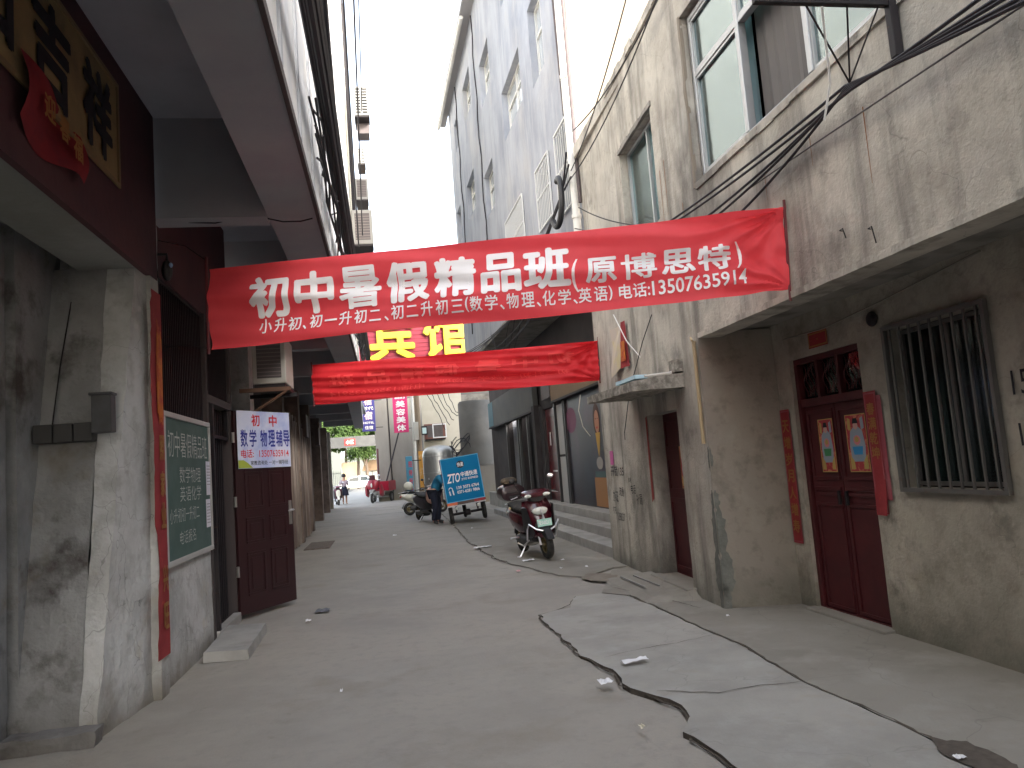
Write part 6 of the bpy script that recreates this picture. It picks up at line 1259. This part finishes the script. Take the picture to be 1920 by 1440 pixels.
# litter
rnd = random.Random(77)
PAPW = flat('litter_white', (.72, .72, .74), .7)
lit = [(1190, 1240, .20, .045, PAPW, 'long folded white paper lying on the pale concrete patch'), (1135, 1280, .09, .045, PAPW, 'crumpled white paper on the lane left of the broken edge'), (990, 1050, .20, .05, PAPW, 'flat white sheet on the ground before the maroon scooter wheel'), (895, 1026, .14, .10, PAPW, 'white sheet lying at the crack beyond the scooter, left one'), (912, 1024, .2, .08, PAPW, 'longer white sheet lying just right of the other at the crack'), (972, 1068, .06, .05, flat('litter_pink', (.6, .3, .3), .7), 'pinkish scrap of paper on the crack'),
       (1205, 1365, .035, .03, flat('litter_cream', (.6, .55, .42), .8), 'small cream scrap on the lane in the foreground'), (740, 1002, .09, .06, PAPW, 'small white scrap on the lane beyond the second banner'), (605, 1141, .16, .10, flat('litter_slate', (.10, .11, .13), .6), 'dark plastic sheet on the ground near the open door'), (578, 1160, .06, .05, PAPW, 'small pale scrap near the open door'), (1055, 1050, .05, .04, PAPW, 'small white scrap right of the scooter wheel'), (1052, 1066, .03, .03, PAPW, 'tiny white scrap on the corner dirt'),
       (1100, 1063, .03, .03, PAPW, 'tiny white scrap near the lowest step'), (1365, 1156, .03, .02, PAPW, 'tiny scrap near the recess corner'), (1800, 1422, .05, .02, PAPW, 'pale plastic strip in the damp hollow'), (885, 990, .05, .05, PAPW, 'small white scrap beneath the courier tricycle'), (640, 1290, .02, .02, PAPW, 'tiny white fleck on the lane')]
for k, (px, py, lx, ly, m_, lab) in enumerate(lit):
    c = PX(px, py, 'z', .04); a_ = rnd.uniform(-.3, .3); mb = MB(); zb = .044 if px > 1000 else (.034 if (px > 880 and px<1000 and py<1062) else .016)
    n_ = 6; vs_ = []
    for i in range(n_ + 1):
        for j in range(4):
            u = (i / n_ - .5) * 2 * lx * .5 * 1.0; v_ = (j / 3 - .5) * ly * 2
            vs_.append((c.x + u * math.cos(a_) - v_ * math.sin(a_) * .6, c.y + v_ + u * math.sin(a_), zb + abs(noise.noise(V((i * .9, j * .8, k)))) * .025 + rnd.uniform(0, .004)))
    mb.add(vs_, [(i * 4 + j, (i + 1) * 4 + j, (i + 1) * 4 + j + 1, i * 4 + j + 1) for i in range(n_) for j in range(3)])
    tag(mb.build('litter', m_, None, origin=(c.x, c.y, zb)), lab, 'litter')
mb = MB(); c = PX(600, 1022, 'z', .01); mb.box(c.x - .28, c.x + .28, c.y - .9, c.y + .9, -.01, .016); MC = tag(mb.build('drain_cover', mat('rusty_cover', (.15, .12, .10), .8, layers=[((.08, .06, .05), 12, .4, .6, .8)]), None, origin=(c.x, c.y, 0), bevel=.006), 'rusty drain cover set in the lane by the left shops', 'drain cover')

# ------------------------------------------------------------------ cables
def sag(p0, p1, s, n_=14, jit=0, seed=0):
    p0, p1 = V(p0), V(p1); R_ = random.Random(seed); out_ = []
    for i in range(n_ + 1):
        t = i / n_; q = p0.lerp(p1, t) + V((0, 0, -4 * s * t * (1 - t)))
        if jit and 0 < i < n_: q += V((R_.uniform(-jit, jit), 0, R_.uniform(-jit, jit)))
        out_.append(q)
    return out_
def cable(pts, r, label, group=None, m=CABL):
    mb = MB(); mb.tube(pts, r, 6); o = mb.build('cable', m, None, smooth=True); return tag(o, label, 'cable', group)
# the thick bundle along the left facade
gL = 'thick black cable bundle along the left facade'
for k in range(9):
    dx, dz = random.Random(k).uniform(-.05, .05), random.Random(k + 50).uniform(-.06, .06)
    pts = [V((-.30 + dx, y, z + dz + .02 * math.sin(y * 1.3 + k))) for y, z in ((1.5, 4.42), (3.0, 4.45), (4.4, 4.46), (5.5, 4.47), (7.0, 4.42), (8.6, 4.36), (10.5, 4.35), (13, 4.4), (16, 4.45), (20, 4.5))]
    cable(pts, .026 if k < 6 else .014, 'one of the thick black cables bundled along the left facade', gL)
for k in range(7):
    R_ = random.Random(k + 9); pts = []
    for i in range(22):
        y = 5.5 + i * .62; pts.append(V((-.36 + R_.uniform(-.05, .05), y, 4.2 + .35 * math.sin(i * .9 + k * 1.7) * R_.uniform(.3, 1) - .1)))
    cable(pts, .009, 'thin loose cable looping around the thick bundle on the left facade', 'thin cables looping around the bundle')
for k, (a_, b_, s_) in enumerate((((-.30, 2.5, 5.6), (-.32, 6.5, 4.5), .25), ((-.2, 3.2, 6.0), (-.30, 8.0, 4.5), .3), ((-.1, 4, 8.5), (-.3, 16, 6.3), .3), ((0.05, 5, 9.5), (-.25, 19, 7.5), .4), ((-.35, 4, 5.4), (-.4, 12, 4.6), .2), ((.15, 8, 13), (-.1, 22, 12.2), .5))):
    cable(sag(a_, b_, s_), .014 if k not in (1,) else .022, ('short slack cable dropping into the bundle at the upper left', 'thicker cable curving down into the bundle', 'straight cable above the bundle in front of the sky', 'higher thin cable right of the bundle', 'cable between facade and bundle', 'thin cable highest against the sky')[k])
cable([V((-.5 + xo, 6.6, 3.775 + .03 * math.sin(xo * 9))) for xo in (-1.25, -1.0, -.8, -.6, -.4, -.25, -.1, 0.0)], .006, 'thin wire clipped under the balcony cross beam')
cable([(-1.74, 6.45, 3.7), (-1.735, 6.44, 3.4), (-1.73, 6.46, 3.25), (-1.735, 6.5, 3.1)], .004, 'thin wire dropping down the pier top')
# right hand bunch over the plaster building
node = V((2.98, 4.14, 3.72))
far = [V((3.03, 7.3, 3.86)), V((3.03, 6.5, 3.66)), V((3.03, 6.2, 3.60)), V((3.03, 5.8, 3.48)), V((3.03, 7.5, 3.92))]
for k, e_ in enumerate(far):
    q0_ = PX((1819, 1850, 1866, 1893, 1915)[k], 0, 'x', 2.98); near = node + (q0_ - node) * 1.6; cable(sag(near, node + V((0, .012 * k, .012 * (k - 2))), .02, 10) + sag(node + V((0, .012 * k, .012 * (k - 2))), e_, .03, 12)[1:], .011, 'black cable in the bunch strung across the plaster facade', 'cables across the plaster facade')
for k, e_ in enumerate((far[0], far[1], far[2])): cable(sag(e_, (3.0 - .03 * k, 10.6 + .2 * k, 5.2 - .25 * k), .10), .008, 'black cable running on from the facade bunch to the far corner', 'cables running on to the far corner')
cable(sag((3.02, 1.2, 3.35), (3.04, 5.6, 3.62), -.02), .006, 'single thin cable low on the plaster facade', m=flat('grey_wire', (.12, .11, .11), .6))
# cables from the roof line down to the corner of building B
for k, (a_, b_, s_) in enumerate((((2.9, 3.4, 6.7), (3.12, 11.0, 6.55), .5), ((2.95, 5.0, 6.7), (3.1, 11.4, 5.9), .35), ((2.9, 6.0, 7.4), (3.1, 11.2, 6.0), .3))):
    cable(sag(a_, b_, s_), .009, ('uppermost cable crossing in front of the plaster roof line', 'middle cable crossing in front of the plaster roof line', 'thin cable nearest the plaster roof corner')[k])
for k in range(3):
    cable([V((3.05 + .02 * k, 11.2, 6.3 - .2 * k)), V((3.06, 11.7 + .1 * k, 5.8)), V((3.02, 12.6 + .2 * k, 5.5)), V((2.98, 14.0 + .5 * k, 5.1))], .016, 'dark cable of the knot beside the white drainpipe', 'cables knotted beside the drainpipe')
# wires below the overhang of B, and by the second banner
for k in range(7):
    R_ = random.Random(k + 300); cable(sag((3.15, 12 + k * .3, 4.9), (3.0 - .1 * k, 22 + k * .6, 4.7 + .1 * k), R_.uniform(.15, .6)), .010, 'thin cable sagging under the overhang of the blue grey block', 'cables under the overhang')
for k in range(3): cable(sag((3.1, 16 + k, 4.9), (2.95, 20 + k * 1.4, 5.0), .9, 10), .008, 'short cable looping down under the overhang', 'loops under the overhang')
for k in range(5):
    R_ = random.Random(k + 400); cable(sag((1.6 + .3 * k, 34, 5.4), (2.6 + .2 * k, 33.2, 3.2 + .2 * k), -.2 + .2 * k, 12, .03, k), .016, 'dark cable draped on the cream wall over the steel tank', 'cables draped on the cream wall')
for k in range(4): cable([V((3.1 + .4 * math.cos(q + k), 31.8, 2.3 + .35 * math.sin(q * 1.3 + k) + .1 * k)) for q in [i * .5 for i in range(12)]], .022, 'black hose coil above the courier tricycle', 'hose coils above the courier tricycle')
# cord from banner one down to canopy, wire by the small door
cable([PX(1150, 590, 'y', 9.2), PX(1175, 640, 'y', 9.1), PX(1205, 675, 'y', 9.0), PX(1232, 688, 'y', 8.6)], .007, 'white cord hanging from the banner to the canopy', m=WHITE)
cable([PX(1222, 590, 'x', 3.12), PX(1205, 640, 'x', 3.12), PX(1188, 705, 'x', 3.12)], .006, 'grey wire slanting down the facade to the canopy')
cable([PX(1178, 752, 'x', 3.17), PX(1175, 780, 'x', 3.17), PX(1171, 812, 'x', 3.17), PX(1172, 824, 'x', 3.15)], .006, 'short wire end hanging below the canopy')
cable([PX(1088, 740, 'y', 12.5), PX(1085, 770, 'y', 12.5), PX(1093, 800, 'y', 12.4), PX(1107, 818, 'y', 12.4)], .008, 'pale cord hanging below the second banner', m=IVORY)
# ribs of wire from the bracket
BR = thing('iron_bracket', 'black iron bracket on the upper facade carrying the cables', 'bracket', (3.08, 3.8, 3.7))
mb = MB(); mb.box(3.035, 3.09, 3.775, 3.825, 3.72, 4.75); mb.build('post', IRON, BR, bevel=.004)
mb = MB(); mb.box(2.2, 3.034, 3.78, 3.82, 4.03, 4.075); mb.build('arm', IRON, BR, bevel=.004)
mb = MB(); mb.tube([(3.04, 3.8, 4.4), (2.6, 3.8, 4.09)], .012, 6); mb.build('brace', IRON, BR)
for k, x in enumerate((2.52, 2.78, 2.98)):
    mb = MB(); mb.tube([V((x, 3.8, 4.03)), node + V((0, 0, .02))], .006, 5); mb.build('stay_wire', IRON, BR)
cable([(2.62, 3.8, 4.02), (2.72, 3.95, 3.9), (2.82, 4.1, 3.72), (2.85, 4.25, 3.55)], .007, 'white plastic tube hanging from the iron bracket', m=WHITE)
# small vent lamp in the recess
mb = MB(); mb.ell((3.78, 5.35, 2.45), (.03, .06, .06)); tag(mb.build('vent', IRON, None, smooth=True, origin=(3.78, 5.35, 2.45)), 'dark round vent above the recessed door', 'vent')
cable([(3.785, 6.7, 2.52), (3.78, 6.0, 2.5), (3.78, 5.2, 2.56), (3.78, 4.2, 2.66)], .007, 'pale wire across the top of the recess wall', m=flat('old_wire', (.22, .2, .17), .7))
# debris on canopy and hanging tool by the drainpipe are small things
mb = MB(); mb.box(2.66, 2.80, 7.8, 8.5, 2.345, 2.385); tag(mb.build('foam_strip', flat('blue_white_foam', (.45, .65, .75), .7), None, origin=(2.7, 8.1, 2.35)), 'blue and white strip lying on the canopy', 'scrap')
mb = MB(); mb.tube([(2.72, 7.66, 2.35), (3.0, 7.66, 2.37), (3.08, 7.7, 2.40)], .016, 6); tag(mb.build('white_tube', PIPE, None, origin=(2.8, 7.66, 2.35)), 'short pale tube lying on the canopy edge', 'tube')
mb = MB(); mb.box(3.02, 3.115, 7.56, 7.74, 2.37, 2.50); tag(rough(mb, .05, .012, 9).build('cement_lump', MATS['crumbling_canopy_cement'], origin=(3.06, 7.6, 2.37)), 'broken dark lump at the wall end of the canopy', 'rubble')
# paper and plastic hanging beyond the open door
mb = MB(); mb.hexa([FL2(.35, .9, .02), FL2(1.3, .7, .02), FL2(1.3, .7, .03), FL2(.35, .9, .03), FL2(.35, 2.35, .02), FL2(.75, 2.35, .02), FL2(.75, 2.35, .03), FL2(.35, 2.35, .03)]); tag(mb.build('plastic_sheet', mat('pale_plastic_sheet', (.5, .45, .43), .6), None, origin=tuple(FL2(.5, 1, .02))), 'pale plastic sheet hanging behind the open door', 'sheet')
bpy.data.objects.remove(_to); bpy.data.curves.remove(_tc)
